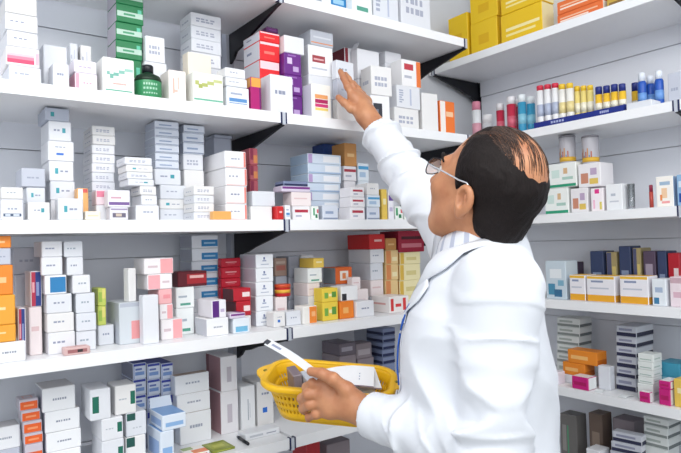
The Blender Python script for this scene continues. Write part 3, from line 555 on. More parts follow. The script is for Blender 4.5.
# -------- lowest left shelf
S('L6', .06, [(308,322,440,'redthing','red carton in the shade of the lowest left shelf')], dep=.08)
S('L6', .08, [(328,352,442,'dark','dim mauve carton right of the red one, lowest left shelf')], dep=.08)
# -------- top right shelf
S('R1', .03, [(448,468,15,'yelp','lower yellow carton at the corner end of top right shelf')], dep=.1)
S('R1', .03, [(470,497,20,'yelp','yellow carton'),(469,497,-9,'yelp','yellow carton')], 'the yellow pair near the corner', dep=.12, jit=.4)
S('R1', .025, [(500,542,8,'yelw','yellow carton with pale lines'),(500,542,-15,'yelw','yellow carton with pale lines')], 'the wide yellow pair', dep=.07, jit=.3)
S('R1', .025, [(556,603,7,'orstk','orange carton with white lettering bands'),(556,603,-6,'orstk','orange carton with white lettering bands')], 'the orange pair, top right shelf', dep=.08, jit=.3)
S('R1', .03, [(606,625,-6,'brownyel','brown and yellow carton right of orange pair, top right shelf')], dep=.06)
# -------- second right shelf
S('R2', .004, [(625,651,101,'W0','low plain white carton before the blue bottles, second right shelf')], dep=.06)
S('R2', .07, [(667,681,72,'grey','tall grey carton at photo right edge, second right shelf')], dep=.06)
# -------- middle right shelf
S('R3', .03, [(544,568,188,'milkbox','white carton with green base'),(548,576,163,'milkbox','white carton with green base')], 'the green-base pair behind the head', dep=.08)
S('R3', .03, [(570,588,188,'picbox','white carton with picture'),(577,600,163,'picbox','white carton with picture')], 'the pair right of green-base cartons', dep=.08)
S('R3', .025, [(590,603,188,'heart','white carton with pink heart, middle right shelf')], dep=.06)
S('R3', .025, [(605,622,184,'wcarton','plain white carton between the heart carton and clear tumbler')], dep=.07)
S('R3', .02, [(655,673,176,'baby','white carton with peach picture and blue side, middle right shelf')], dep=.04)
S('R3', .02, [(676,690,174,'bluebox','blue carton at photo right edge, middle right shelf')], dep=.05)
# -------- fourth right shelf
S('R4', .02, [(545,566,261,'silver','silvery blue carton beside the coat, fourth right shelf')], dep=.07)
S('R4', .015, [(569,585,275,'yelwhite','left yellow and white carton beside silvery blue carton')], dep=.07, jit=.2)
S('R4', .015, [(586,615,276,'yelwhite','middle yellow and white carton on fourth right shelf')], dep=.07, jit=.2)
S('R4', .015, [(619,648,276,'yelwhite','rightmost yellow and white carton on fourth right shelf')], dep=.06, jit=.2)
S('R4', .015, [(651,666,279,'whiteblue','white and blue carton right of the yellow cartons')], dep=.06)
S('R4', .02, [(669,685,277,'pinkwhite','pinkish white carton at photo right edge, fourth right shelf')], dep=.06)
for xa, xb, yt, sy, tx in ((590,604,251,'dkblue','dark blue upright carton behind middle yellow carton'),(606,617,252,'dkyel','grey yellow upright carton right of dark blue one'),(619,631,246,'dkblue','taller dark blue upright carton behind rightmost yellow carton'),(632,641,248,'dkyel','yellow grey upright carton beside taller dark blue one'),(643,656,251,'dkpur','dark purple upright carton at back of fourth right shelf'),(657,667,251,'dkblue','blue grey upright carton right of the dark purple one'),(668,680,253,'redw','dark red upright carton at back right, fourth right shelf')):
    S('R4', .12, [(xa,xb,yt,sy,tx)], dep=.07)
S('R4', .15, [(560,575,262,'dkpur','small dim carton peeking over the left yellow carton')], dep=.06)
# -------- fifth right shelf
S('R5', .13, [(556,579,y,'booklet','pale flat carton') for y in (372,363,354,345,336,327,318)], 'the pale flat stack beside the coat', dep=.08)
S('R5', .06, [(560,592,376,'W0','white carton'),(562,585,363,'orbook','orange flat carton'),(566,599,351,'orbook','orange flat carton')], 'the orange pile, fifth right shelf', dep=.06)
S('R5', .005, [(571,588,377,'magenta','long white carton with magenta front, fifth right shelf')], dep=.05)
S('R5', .06, [(596,611,366,'W0','small white carton right of the orange pile')], dep=.05)
S('R5', .01, [(550,558,372,'lilac','small pale lilac carton against the coat, fifth right shelf')], dep=.04)
S('R5', .09, [(615,636,y,'booklet2','flat white carton with navy base') for y in (378,368,357,347,337,326)], 'the navy-edged stack, fifth right shelf', dep=.11)
S('R5', .03, [(637,653,y,'wgreenish','flat greenish white carton') for y in (384,377,370,362,354)], 'the greenish stack, fifth right shelf', dep=.055, jit=.5)
S('R5', .09, [(657,680,378,'W0','white carton'),(657,679,363,'teal','teal carton')], 'the teal pair, fifth right shelf', dep=.08)
S('R5', .012, [(658,670,389,'magenta','magenta fronted carton'),(658,670,381,'magenta','magenta fronted carton')], 'the magenta pair, fifth right shelf', dep=.06, jit=.3)
S('R5', .006, [(639,650,392,'magenta','small flat magenta carton before greenish stack')], dep=.02)
S('R5', .02, [(673,690,380,'yellow','yellow white carton at photo right edge, fifth right shelf')], dep=.05)
# -------- lowest right shelf
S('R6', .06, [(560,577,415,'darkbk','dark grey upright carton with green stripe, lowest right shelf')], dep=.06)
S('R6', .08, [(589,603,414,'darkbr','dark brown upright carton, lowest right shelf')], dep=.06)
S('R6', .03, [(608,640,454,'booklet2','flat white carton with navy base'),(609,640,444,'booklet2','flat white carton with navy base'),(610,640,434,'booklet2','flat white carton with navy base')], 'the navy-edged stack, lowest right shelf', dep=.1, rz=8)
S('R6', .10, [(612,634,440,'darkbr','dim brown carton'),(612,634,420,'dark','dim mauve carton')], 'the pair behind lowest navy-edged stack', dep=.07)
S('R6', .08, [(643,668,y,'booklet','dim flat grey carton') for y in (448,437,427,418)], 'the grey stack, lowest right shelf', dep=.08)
S('R6', .01, [(586,600,450,'W0','white carton half below the picture edge, lowest right shelf')], dep=.06)

# -------- cartons nothing shows of are left out: the one above reaches down in their place; then every carton gets its words
for k, q in enumerate(BOXES): q['k'] = k
stacks = {}
for q in BOXES: stacks.setdefault((q['shelf'], q['where'] or q['words']), []).append(q)
keep = []
for key, ms in stacks.items():
    z = None; out = []
    for q in ms:
        if q['k'] in HIDDEN: z = q['z0'] if z is None else z; continue
        if z is not None: q['z0'] = z
        z = None; out.append(q)
    for i, q in enumerate(out):
        n = len(out); wh = q['where']; t = n-1-i
        if wh is None: q['label'] = q['words']
        elif n == 1: q['label'] = q['words']+' in '+wh if len(ms) > 1 else q['words']+', '+wh
        else:
            ow = ('upper', 'lower')[t] if n == 2 else 'top' if t == 0 else 'bottom' if i == 0 else ORD[t]+' from top'
            q['label'] = f"{q['words']}, {ow} in {wh}"
        keep.append(q)
BOXES = keep
# -------- make the cartons fit: the one in front gives way in depth, neighbours share the gap
def over(p, q, a, b, c, d): return min(b, d)-max(a, c)
for _ in range(3):
    for i, p in enumerate(BOXES):
        for q in BOXES[i+1:]:
            if p['shelf'] != q['shelf']: continue
            if min(p['z1'], q['z1'])-max(p['z0'], q['z0']) < .001: continue
            ov = min(p['a1'], q['a1'])-max(p['a0'], q['a0'])
            if ov < .0012: 
                if ov > -.0012:
                    L_, R_ = (p, q) if p['a0'] < q['a0'] else (q, p); L_['a1'] -= .0008; R_['a0'] += .0008
                continue
            f, b = (p, q) if p['d'] <= q['d'] else (q, p)
            if f['d']+f['dep'] <= b['d']: continue
            if b['d']-f['d'] > .016: f['dep'] = min(f['dep'], b['d']-f['d']-.0025)
            else:
                L_, R_ = (p, q) if p['a0']+p['a1'] < q['a0']+q['a1'] else (q, p)
                if L_['a1']-R_['a0'] < .5*min(L_['a1']-L_['a0'], R_['a1']-R_['a0']):
                    mid = (L_['a1']+R_['a0'])/2; L_['a1'] = mid-.0008; R_['a0'] = mid+.0008
                else: print('CLASH', p['label'], '|', q['label'])
def flap(par, w_, d_, h_, side, m):
    b = MB(); t = .0007
    if side == 't':      # rear lid, standing open
        b.prism([(-w_/2+.001, d_/2-.001, h_), (w_/2-.001, d_/2-.001, h_), (w_/2-.003, d_/2+.004, h_+.024), (-w_/2+.003, d_/2+.004, h_+.024)], (0, t, 0), m)
    else:                # side lid, tilted outwards
        b.prism([(-w_/2, -d_/2+.002, h_), (-w_/2, d_/2-.002, h_), (-w_/2+.012, d_/2-.004, h_+.022), (-w_/2+.012, -d_/2+.004, h_+.022)], (t, 0, 0), m)
    o = b.build('flap', par); o['label'] = 'open lid flap'
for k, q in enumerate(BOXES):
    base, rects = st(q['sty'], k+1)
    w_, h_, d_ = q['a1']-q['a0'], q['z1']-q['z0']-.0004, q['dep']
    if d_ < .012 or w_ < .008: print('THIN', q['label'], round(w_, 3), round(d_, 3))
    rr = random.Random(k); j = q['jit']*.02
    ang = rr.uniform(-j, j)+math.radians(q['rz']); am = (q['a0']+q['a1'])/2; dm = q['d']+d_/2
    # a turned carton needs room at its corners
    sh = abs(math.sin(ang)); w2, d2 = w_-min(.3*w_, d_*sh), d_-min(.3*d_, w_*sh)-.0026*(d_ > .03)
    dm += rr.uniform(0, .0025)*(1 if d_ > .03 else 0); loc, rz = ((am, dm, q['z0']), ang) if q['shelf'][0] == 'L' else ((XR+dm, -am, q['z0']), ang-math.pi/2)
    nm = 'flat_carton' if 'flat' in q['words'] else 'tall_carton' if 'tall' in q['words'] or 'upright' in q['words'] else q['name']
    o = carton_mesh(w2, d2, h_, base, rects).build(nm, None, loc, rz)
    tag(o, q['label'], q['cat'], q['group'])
    if q['flap']: flap(o, w2, d2, h_, q['flap'], M(base, .42))
    if len(q['label'].split()) > 16: print('LONG', len(q['label'].split()), q['label'])
# ------------------------------------------------------------------ tubes, bottles, cans and the small things that are not cartons
def lathe_thing(name, label, cat, group, loc, body, bm_, parts, rz=0):
    """body: profile of the main part, parts: (name, profile, material, label)"""
    root = empty(name, loc, rz); tag(root, label, cat, group)
    b = MB(); b.lathe(body, bm_, 24); b.build('body', root)
    for pn, pr, m, pl in parts:
        c = MB(); c.lathe(pr, m, 24); o = c.build(pn, root)
        if pl: o['label'] = pl
    return root
# the display tray on the second right shelf
TR = 'R2'; t0 = hitR(534, 126, .012); t1 = hitR(624, 112, .012); tz = TOP[TR]+.0003
ty0, ty1 = t1.y, t0.y; TD = .10
tray = empty('display_tray', (XR+.012, (ty0+ty1)/2, tz)); tag(tray, 'dark blue open display tray holding spray tubes on second right shelf', 'tray')
navy = M('#1d2f86', .4); tw = ty1-ty0
b = MB(); b.box(0, TD, -tw/2, tw/2, 0, .0016, navy); b.build('tray_base', tray)
b = MB(); b.box(0, .0014, -tw/2, tw/2, .0016, .020, navy)
for c_, ln in ((-.22, .05), (.3, .03)):
    for i in range(5):
        y_ = -c_*tw - ln/2 + ln*i/5; b.box(-.0004, .0001, y_, y_+ln/5*.7, .0075, .0145, M('#aeb6dc', .5))
b.build('tray_front', tray)
b = MB(); b.box(.0014, TD, -tw/2, -tw/2+.0012, .0016, .022, navy); b.box(.0014, TD, tw/2-.0012, tw/2, .0016, .022, navy); b.box(TD-.0012, TD, -tw/2+.0012, tw/2-.0012, .0016, .03, navy); b.build('tray_side', tray)
ZG = .0003
def tube_thing(px, ytop, rpx, d, kind, label, group, shelf='R2', zb=None, capf=.2):
    z0 = TOP[shelf]+ZG if zb is None else zb
    q = hitR(px, ytop, d); dist = (q-CAM).dot(FW); r = rpx*dist/FPX; h = hitR(px, ytop, d).z-z0; x, y = XR+d, q.y
    cols = {'pinkcap': ('#eef0f4', '#d9879f', '#e8a9ba'), 'red': ('#c5304c', '#e9e6ea', '#d8657a'), 'blue': ('#3f9cc4', '#e8eef2', '#8cc9de'), 'redcap': ('#f2f2f5', '#d2304a', '#b6bfd6'),
            'yelcap': ('#f4f2ec', '#ecc437', '#e8d79a'), 'yellow': ('#f0dc86', '#eac22e', '#f5f0dc'), 'bluecap': ('#f0c23a', '#22307e', '#f3eedd'), 'deepblue': ('#2456b4', '#e4eaf4', '#6f9ede'), 'white': ('#eef0f4', '#f6f6f8', '#c9cfdc')}[kind]
    bm_, cm, lm = (M(c, .35) for c in cols); hc = h*(1-capf)
    if kind == 'deepblue':
        body = [(r*.94, 0), (r, .003), (r, hc*.92), (r*.8, hc)]; cap = [(r*.78, hc), (r*.78, h*.97), (r*.66, h)]
    else:
        body = [(r*.92, 0), (r, .002), (r, hc)]; cap = [(r*.93, hc), (r*.93, h*.985), (r*.84, h)]
    band = [(r*1.012, hc*.30), (r*1.012, hc*.62)]
    nm, cat = ('spray_bottle', 'bottle') if kind == 'deepblue' else ('tablet_tube', 'tube')
    return lathe_thing(nm, label, cat, group, (x, y, z0), body, bm_, [('cap', cap, cm, None), ('label_band', band, lm, None)])
zt = tz+.0019
tube_thing(476, 102, 4.5, .10, 'pinkcap', 'white tube with pink cap standing alone in corner, second right shelf', 'tubes on the second right shelf')
tube_thing(487.5, 115, 5, .12, 'white', 'short white bottle between the pink-capped tube and red tubes', 'tubes on the second right shelf', capf=.3)
for i, (px, yt, t_) in enumerate(((500, 104, 'leftmost red tube'), (511, 97, 'middle red tube'), (517, 100, 'right red tube'))):
    tube_thing(px, yt, 4 if i != 1 else 4.6, (.07, .055, .10)[i], 'red', f'{t_} behind the head on the second right shelf', 'red tubes')
for i, (px, yt, t_) in enumerate(((521.5, 95, 'pale blue tube right of the red tubes'), (530.5, 97, 'pale blue tube left of red-capped tubes'))):
    tube_thing(px, yt, 4.2, (.05, .07)[i], 'blue', t_+', second right shelf', 'pale blue tubes')
for i, (px, t_) in enumerate(((540, 'leftmost'), (547.5, 'middle'), (555, 'rightmost'))):
    tube_thing(px, 86-1.2*i, 3.65, .03, 'redcap', f'{t_} red-capped white tube in the blue display tray', 'red-capped tubes', zb=zt, capf=.12)
for i, (px, t_) in enumerate(((562, 'left'), (569.5, 'right'))):
    tube_thing(px, 84.5-i, 3.65, .03, 'yelcap', f'{t_} tall yellow-capped white tube in blue display tray', 'yellow-capped tubes', zb=zt, capf=.14)
for i, (px, t_) in enumerate(((577, 'first'), (583.5, 'second'), (590, 'third'))):
    tube_thing(px, 86.5-.5*i, 3.1, .055, 'yellow', f'{t_} pale yellow tube right of the tall yellow-capped tubes', 'pale yellow tubes', zb=zt, capf=.15)
for i, (px, yt, t_) in enumerate(((598.6, 87, 'first'), (606.4, 86, 'second'), (614.2, 84.5, 'third'), (622, 84, 'fourth'))):
    tube_thing(px, yt, 3.5, .045, 'bluecap', f'{t_} yellow tube with navy cap, counted from the left', 'navy-capped yellow tubes', zb=zt if px < 620 else zt, capf=.26)
tube_thing(635, 83, 3.6, .125, 'bluecap', 'yellow tube with navy cap behind the low white carton', 'navy-capped yellow tubes', capf=.26)
for i, (px, yt, t_) in enumerate(((641.5, 73, 'left'), (650, 76, 'middle'), (658.5, 71, 'right'))):
    tube_thing(px, yt, 4.2, (.085, .11, .08)[i], 'deepblue', f'{t_} blue spray bottle behind low white carton', 'blue spray bottles', capf=.22)
# cans standing on two cartons of the middle right shelf
for px, w1, t_, dd in ((567.5, 'the green-base pair behind the head', 'left', .07), (590.5, 'the pair right of green-base cartons', 'right', .07)):
    z0 = STK[w1]+.0003; q = hitR(px, 150, dd); h = hitR(px, 136, dd).z-z0; r = .0255
    b_ = [(r*.96, 0), (r, .002), (r, h*.9), (r*.97, h*.93)]
    root = lathe_thing('picture_can', f'{t_} grey white can with yellow picture, on the middle right shelf cartons', 'can', 'cans on the middle right shelf', (XR+dd, q.y, z0), b_, M('#b9b7be', .35),
                [('lid', [(r*1.02, h*.93), (r*1.02, h*.985), (r*.97, h)], M('#8b8990', .4), None), ('picture_band', [(r*1.01, h*.06), (r*1.01, h*.22)], M('#dcae3a', .4), 'yellow band')])
    b = MB()
    for k in range(7):
        a = math.pi+(-.75+1.5*k/7); a2 = a+.13
        lo, hi = h*.22, h*(.42+.14*math.sin(k*2.1))
        p_ = lambda an, z: (r*1.013*math.cos(an), r*1.013*math.sin(an), z)
        b.face([p_(a, lo), p_(a2, lo), p_(a2, hi), p_(a, hi)], M(('#b5583c', '#c98a4a', '#6c86a8')[k % 3], .5))
    b.build('picture_print', root)
# clear tumbler and dark red tube, middle right shelf
q = hitR(631, 190, .05); h = hitR(631, 184, .05).z-TOP['R3']; r = .011
g = M('#dfe7ee', .05, trans=.85)
lathe_thing('tumbler', 'small clear tumbler right of the plain white carton, middle right shelf', 'cup', None, (XR+.05, q.y, TOP['R3']+.0003), [(r*.85, 0), (r*.85, .003), (r, h), (r*.92, h), (r*.78, .004)], g, [('base_ring', [(r*.8, .0045), (r*.8, .008)], M('#b9a3a8', .4), None)])
q = hitR(651, 190, .03); h = hitR(651, 185, .03).z-TOP['R3']; r = .0055
lathe_thing('slim_tube', 'thin dark red tube left of the baby-picture carton', 'tube', None, (XR+.03, q.y, TOP['R3']+.0003), [(r, 0), (r, h*.7)], M('#b3483e', .4), [('cap', [(r*.9, h*.7), (r*.9, h*.96), (r*.7, h)], M('#8e2440', .4), None)])
# green bottle on the second left shelf
q = hitL(148, 90, .05); h = hitL(148, 66, .05).z-TOP['L2']; r = 13.2*(q-CAM).dot(FW)/FPX
bot = lathe_thing('medicine_bottle', 'squat green bottle with black cap on second left shelf', 'bottle', None, (q.x, .05, TOP['L2']+.0003),
    [(r*.92, 0), (r, .003), (r, h*.56), (r*.86, h*.67), (r*.5, h*.74), (r*.4, h*.77)], M('#3a8f5e', .3),
    [('cap', [(r*.42, h*.77), (r*.42, h*.97), (r*.36, h)], M('#1c2026', .35), 'black cap'), ('shoulder', [(r*1.01, h*.52), (r*1.01, h*.575), (r*.875, h*.68), (r*.52, h*.75)], M('#16301f', .35), 'dark green shoulder')])
b = MB()
for row, (v0, v1, n) in enumerate(((.38, .44, 6), (.26, .32, 5), (.14, .18, 6))):
    for k in range(n):
        a = -math.pi/2-.55+1.1*k/n-.1; a2 = a+1.1/n*.65
        p_ = lambda an, z: (r*1.012*math.cos(an), r*1.012*math.sin(an), z)
        b.face([p_(a, h*v0), p_(a2, h*v0), p_(a2, h*v1), p_(a, h*v1)], M('#a9d3bb', .5))
b.build('label_print', bot)['label'] = 'pale printed lines'
# round red tin on the fourth left shelf
z0 = STK['the pair holding up the red tin']+.0003; q = hitL(282.5, 290, .115); h = hitL(282.5, 284, .115).z-z0; r = .0225
lathe_thing('round_tin', 'round red tin with yellow band on fourth left shelf', 'tin', None, (q.x, .115, z0), [(r*.95, 0), (r, .002), (r, h*.7)], M('#c2262c', .3),
    [('lid', [(r*1.03, h*.7), (r*1.03, h*.97), (r*.98, h)], M('#d8502c', .3), None), ('label_band', [(r*1.012, h*.28), (r*1.012, h*.55)], M('#e9b23c', .4), 'yellow band')])
# black pen and a white roll, leaflets
def hitz(px, py, z): r_ = ray(px, py); return CAM+r_*((z-CAM.z)/r_.z)
z5 = TOP['L5']; q = hitz(239.5, 441, z5); a_ = Vector((q.x, .025, z5+.0003)); c_ = Vector((q.x+.004, .075, z5+.0003))
root = empty('pen', tuple(a_.lerp(c_, .5))); tag(root, 'thin black pen lying beside the olive carton, fifth left shelf', 'pen')
dv = (Vector((c_.x, c_.y, 0))-Vector((a_.x, a_.y, 0))).normalized(); 
b = MB(); b.tube([dv*-.03+Vector((0, 0, .0045)), dv*.025+Vector((0, 0, .0045))], .004, M('#1b1c22', .3)); b.build('barrel', root)
b = MB(); b.tube([dv*.0251+Vector((0, 0, .0045)), dv*.04+Vector((0, 0, .0045))], [.0044, .003], M('#2a3040', .3)); b.build('pen_cap', root)
# papers on the fifth right shelf
z5 = TOP['R5']
for k, (px, py, ang, t_) in enumerate(((600, 391, .35, 'folded white leaflet lying before the navy-edged stack'), (624, 397.5, -.1, 'white leaflet nearest the front edge of fifth right shelf'))):
    q = hitz(px, py, z5); b = MB(); wv, dv_ = .042, .024; t = .0012+.0006*k
    n = 6
    for i in range(n):
        x0, x1 = -wv/2+wv*i/n, -wv/2+wv*(i+1)/n; h0, h1 = .004*math.sin(math.pi*i/n)**2, .004*math.sin(math.pi*(i+1)/n)**2
        v = [(x0, -dv_/2, h0), (x1, -dv_/2, h1), (x1, dv_/2, h1), (x0, dv_/2, h0)]
        b.prism(v, (0, 0, t), M('#e4e8ea', .6))
    tag(b.build('leaflet', None, (max(q.x, XR+.026), q.y, z5+.0004), ang), t_, 'paper', 'leaflets on the fifth right shelf')
# ------------------------------------------------------------------ implicit surfaces for the figure
A3 = lambda v: np.array(v, dtype=np.float64)
def smin(a, b, k):
    h = np.clip(.5+.5*(b-a)/k, 0, 1); return b+(a-b)*h-k*h*(1-h)
def smax(a, b, k): return -smin(-a, -b, k)
def cone(p, a, b, ra, rb):
    a, b = A3(a), A3(b); ba = b-a; t = np.clip(((p-a)@ba)/(ba@ba), 0, 1)
    return np.linalg.norm(p-a-t[:, None]*ba, axis=1)-(ra+(rb-ra)*t)
def ell(p, c, r, R=None):
    q = p-A3(c)
    if R is not None: q = q@R
    r = A3(r); k0 = np.linalg.norm(q/r, axis=1); k1 = np.linalg.norm(q/(r*r), axis=1)+1e-9
    return k0*(k0-1)/k1
_rng = np.random.RandomState(4); _T = _rng.rand(32, 32, 32)
def vnoise(p):
    i = np.floor(p).astype(int); f = p-i; f = f*f*(3-2*f); o = 0
    for dx in (0, 1):
        for dy in (0, 1):
            for dz in (0, 1):
                wgt = (f[:, 0] if dx else 1-f[:, 0])*(f[:, 1] if dy else 1-f[:, 1])*(f[:, 2] if dz else 1-f[:, 2])
                o = o+wgt*_T[(i[:, 0]+dx) % 32, (i[:, 1]+dy) % 32, (i[:, 2]+dz) % 32]
    return o*2-1
def iso_mesh(fn, lo, hi, vox):
    """surface nets of fn(p) = 0, evaluated only in blocks near the surface"""
    B = 8; lo, hi = A3(lo), A3(hi); n = (np.ceil((hi-lo)/vox/B).astype(int))*B+1; nb = (n-1)//B
    g = np.stack(np.meshgrid(*[np.arange(k) for k in nb], indexing='ij'), -1).reshape(-1, 3)
    cc = lo+(g+.5)*B*vox; dc = fn(cc); rad = B*vox*.9+.018
    D = np.full(n, 1.0, np.float32)
    for b_, v in zip(g, dc):
        s = b_*B; D[s[0]:s[0]+B+1, s[1]:s[1]+B+1, s[2]:s[2]+B+1] = 1 if v > 0 else -1
    near = g[np.abs(dc) < rad]
    loc = np.stack(np.meshgrid(*[np.arange(B+1)]*3, indexing='ij'), -1).reshape(-1, 3)
    for c0 in range(0, len(near), 256):
        ch = near[c0:c0+256]; idx = (ch[:, None]*B+loc[None]); v = fn(lo+idx.reshape(-1, 3)*vox).reshape(len(ch), B+1, B+1, B+1)
        for b_, q in zip(ch, v):
            s = b_*B; D[s[0]:s[0]+B+1, s[1]:s[1]+B+1, s[2]:s[2]+B+1] = q
    S_ = D < 0
    cnt = sum(S_[dx:n[0]-1+dx, dy:n[1]-1+dy, dz:n[2]-1+dz].astype(np.int8) for dx in (0, 1) for dy in (0, 1) for dz in (0, 1))
    cell = np.argwhere((cnt > 0) & (cnt < 8)); vid = -np.ones(n-1, np.int64); vid[tuple(cell.T)] = np.arange(len(cell))
    acc = np.zeros((len(cell), 3)); num = np.zeros(len(cell))
    cor = [(x, y, z) for x in (0, 1) for y in (0, 1) for z in (0, 1)]
    for a in cor:
        for ax in range(3):
            if a[ax] == 0:
                b = list(a); b[ax] = 1; ia = cell+a; ib = cell+b
                da, db = D[tuple(ia.T)], D[tuple(ib.T)]; m = (da < 0) != (db < 0)
                t = np.where(m, da/np.where(m, da-db, 1), 0); pt = A3(a)[None].repeat(len(cell), 0); pt[:, ax] += t
                acc[m] += pt[m]; num[m] += 1
    V = lo+(cell+acc/num[:, None])*vox
    F = []
    for ax in range(3):
        sl0 = [slice(None)]*3; sl1 = [slice(None)]*3; sl0[ax] = slice(0, -1); sl1[ax] = slice(1, None)
        s0, s1 = S_[tuple(sl0)], S_[tuple(sl1)]; e = np.argwhere(s0 != s1)
        o1, o2 = (ax+1) % 3, (ax+2) % 3
        ok = (e[:, o1] > 0) & (e[:, o2] > 0) & (e[:, o1] < n[o1]-1) & (e[:, o2] < n[o2]-1); e = e[ok]
        q = []
        for d1, d2 in ((-1, -1), (0, -1), (0, 0), (-1, 0)):
            c = e.copy(); c[:, o1] += d1; c[:, o2] += d2; q.append(vid[tuple(c.T)])
        q = np.stack(q, 1); fl = ~s0[tuple(e.T)]; q[fl] = q[fl][:, ::-1]; F.append(q)
    F = np.concatenate(F); F = F[(F >= 0).all(1)]
    return V, F
def mesh_obj(name, V, F, mats, parent, base, mi=None):
    me = bpy.data.meshes.new(name); me.vertices.add(len(V)); me.vertices.foreach_set('co', (V-A3(base)).astype(np.float32).ravel())
    me.loops.add(F.size); me.loops.foreach_set('vertex_index', F.astype(np.int32).ravel())
    me.polygons.add(len(F)); me.polygons.foreach_set('loop_start', np.arange(0, F.size, 4, dtype=np.int32)); me.polygons.foreach_set('loop_total', np.full(len(F), 4, np.int32))
    for m in mats: me.materials.append(m)
    if mi is not None: me.polygons.foreach_set('material_index', mi.astype(np.int32))
    me.polygons.foreach_set('use_smooth', np.ones(len(F), bool)); me.update(calc_edges=True); me.validate()
    return link(name, me, parent)

# ------------------------------------------------------------------ the person
FWH = Vector((FW.x, FW.y, 0)).normalized(); RTH = Vector((FWH.y, -FWH.x, 0)); ZU = Vector((0, 0, 1))
np3 = lambda v: np.array(v[:], dtype=np.float64)
# torso frame
yb_ = math.radians(15); fB = (-RTH*math.cos(yb_)+FWH*math.sin(yb_)); rB = fB.cross(ZU)
TB = P(478, 242, 1.14); TB.z = 0                                     # under the neck
def T(a, b, z): return TB+rB*a+fB*b+ZU*z
PERSON = empty('person', (TB.x, TB.y, 0)); tag(PERSON, 'man in a white lab coat reaching up to a shelf and holding a yellow basket', 'person')
PB = (TB.x, TB.y, 0)
# joints
Ls, Le, Lw = P(500, 288, .985), P(487, 452, .955), P(366, 413, 1.135)
Rs, Re, Rw = P(462, 248, 1.285), P(415, 184, 1.47), P(374, 125, 1.625)
# head frame
yh = math.radians(48); ph = math.radians(27)
hh = -RTH*math.cos(yh)+FWH*math.sin(yh); fH = hh*math.cos(ph)+ZU*math.sin(ph); uH = -hh*math.sin(ph)+ZU*math.cos(ph)
rl = math.radians(0); rH = fH.cross(uH); HS = .985
HC = P(486, 189, 1.11)
HM = np.stack([np3(rH), np3(fH), np3(uH)], 1)                        # columns: local axes
def hloc(p): return (p-np3(HC))@HM/HS
def hw(x, y, z): return HC+(rH*x+fH*y+uH*z)*HS
def head_d(q):
    """q in head space: x his right, y forward, z up"""
    s = q.copy(); s[:, 0] = np.abs(s[:, 0])
    d = ell(q, (0, -.014, .034), (.073, .093, .086))
    d = smin(d, ell(q, (0, .044, -.03), (.061, .056, .082)), .03)
    d = smin(d, cone(s, (.054, -.002, -.045), (.03, .052, -.098), .02, .018), .028)
    d = smin(d, ell(q, (0, .074, -.098), (.026, .02, .019)), .02)
    d = smin(d, cone(s, (0, .092, .023), (.04, .078, .023), .010, .010), .014)         # brow
    d = smin(d, ell(s, (.045, .062, -.022), (.022, .022, .02)), .02)                    # cheekbone
    d = smax(d, -ell(s, (.031, .103, .003), (.017, .017, .012)), .010)                  # socket
    d = smin(d, cone(q, (0, .094, .008), (0, .118, -.030), .0075, .0115), .010)         # nose
    d = smin(d, ell(s, (.011, .107, -.034), (.0085, .011, .008)), .006)
    d = smin(d, cone(s, (0, .1, -.058), (.019, .091, -.060), .0065, .004), .006)        # lips
    d = smin(d, cone(s, (0, .098, -.068), (.017, .090, -.067), .0075, .004), .005)
    # ear: a tilted shell with rim, hollow and lobe
    ca, sa = math.cos(math.radians(2)), math.sin(math.radians(2)); o_ = s-A3([.0735, -.008, -.020]); ex, ey = o_[:, 0]*ca+o_[:, 1]*sa, -o_[:, 0]*sa+o_[:, 1]*ca
    q2 = np.stack([ex, ey-o_[:, 2]*.12, o_[:, 2]], 1)
    e = ell(q2, (.005, -.010, .004), (.0085, .0205, .027)); e = smin(e, ell(q2, (.003, -.003, -.023), (.0065, .009, .011)), .008)
    e = smax(e, -ell(q2, (.0120, -.007, .004), (.0100, .0120, .0165)), .0025)
    e = smin(e, cone(q2, (.0085, -.012, .012), (.0075, -.014, -.006), .0026, .0026), .003)
    e = smin(e, cone(q2, (.006, .004, -.010), (.006, .005, .000), .0042, .0038), .004)
    d = smin(d, e, .004)
    return d
NK = hw(0, -.032, -.055)
NB = T(.0, .005, EYE-.045)
FINGERS = []
def finger(pts, r): FINGERS.append((pts, r))
# raised right hand: fingers up against the carton, thumb below
RP = P(357, 104, 1.652)
finger([P(353.5, 97, 1.648), P(347.5, 86.5, 1.645), P(343.5, 78, 1.655), P(340.5, 71.5, 1.672)], (.0105, .0095, .0088, .0078))
finger([P(357.5, 95.5, 1.66), P(352, 85.5, 1.662), P(348.5, 79, 1.675), P(345.5, 74.5, 1.69)], (.0105, .0096, .0088, .0078))
finger([P(362, 98, 1.672), P(357.5, 89, 1.68), P(353.5, 84, 1.692), P(350, 81, 1.70)], (.010, .0092, .0084, .0075))
finger([P(366.5, 102, 1.682), P(363, 94.5, 1.69), P(359, 90, 1.70), P(355.5, 87.5, 1.705)], (.009, .008, .0075, .0068))
finger([P(361, 113, 1.64), P(351, 108.5, 1.635), P(344, 102.5, 1.64), P(338.5, 97.5, 1.655)], (.0135, .0115, .0105, .0088))
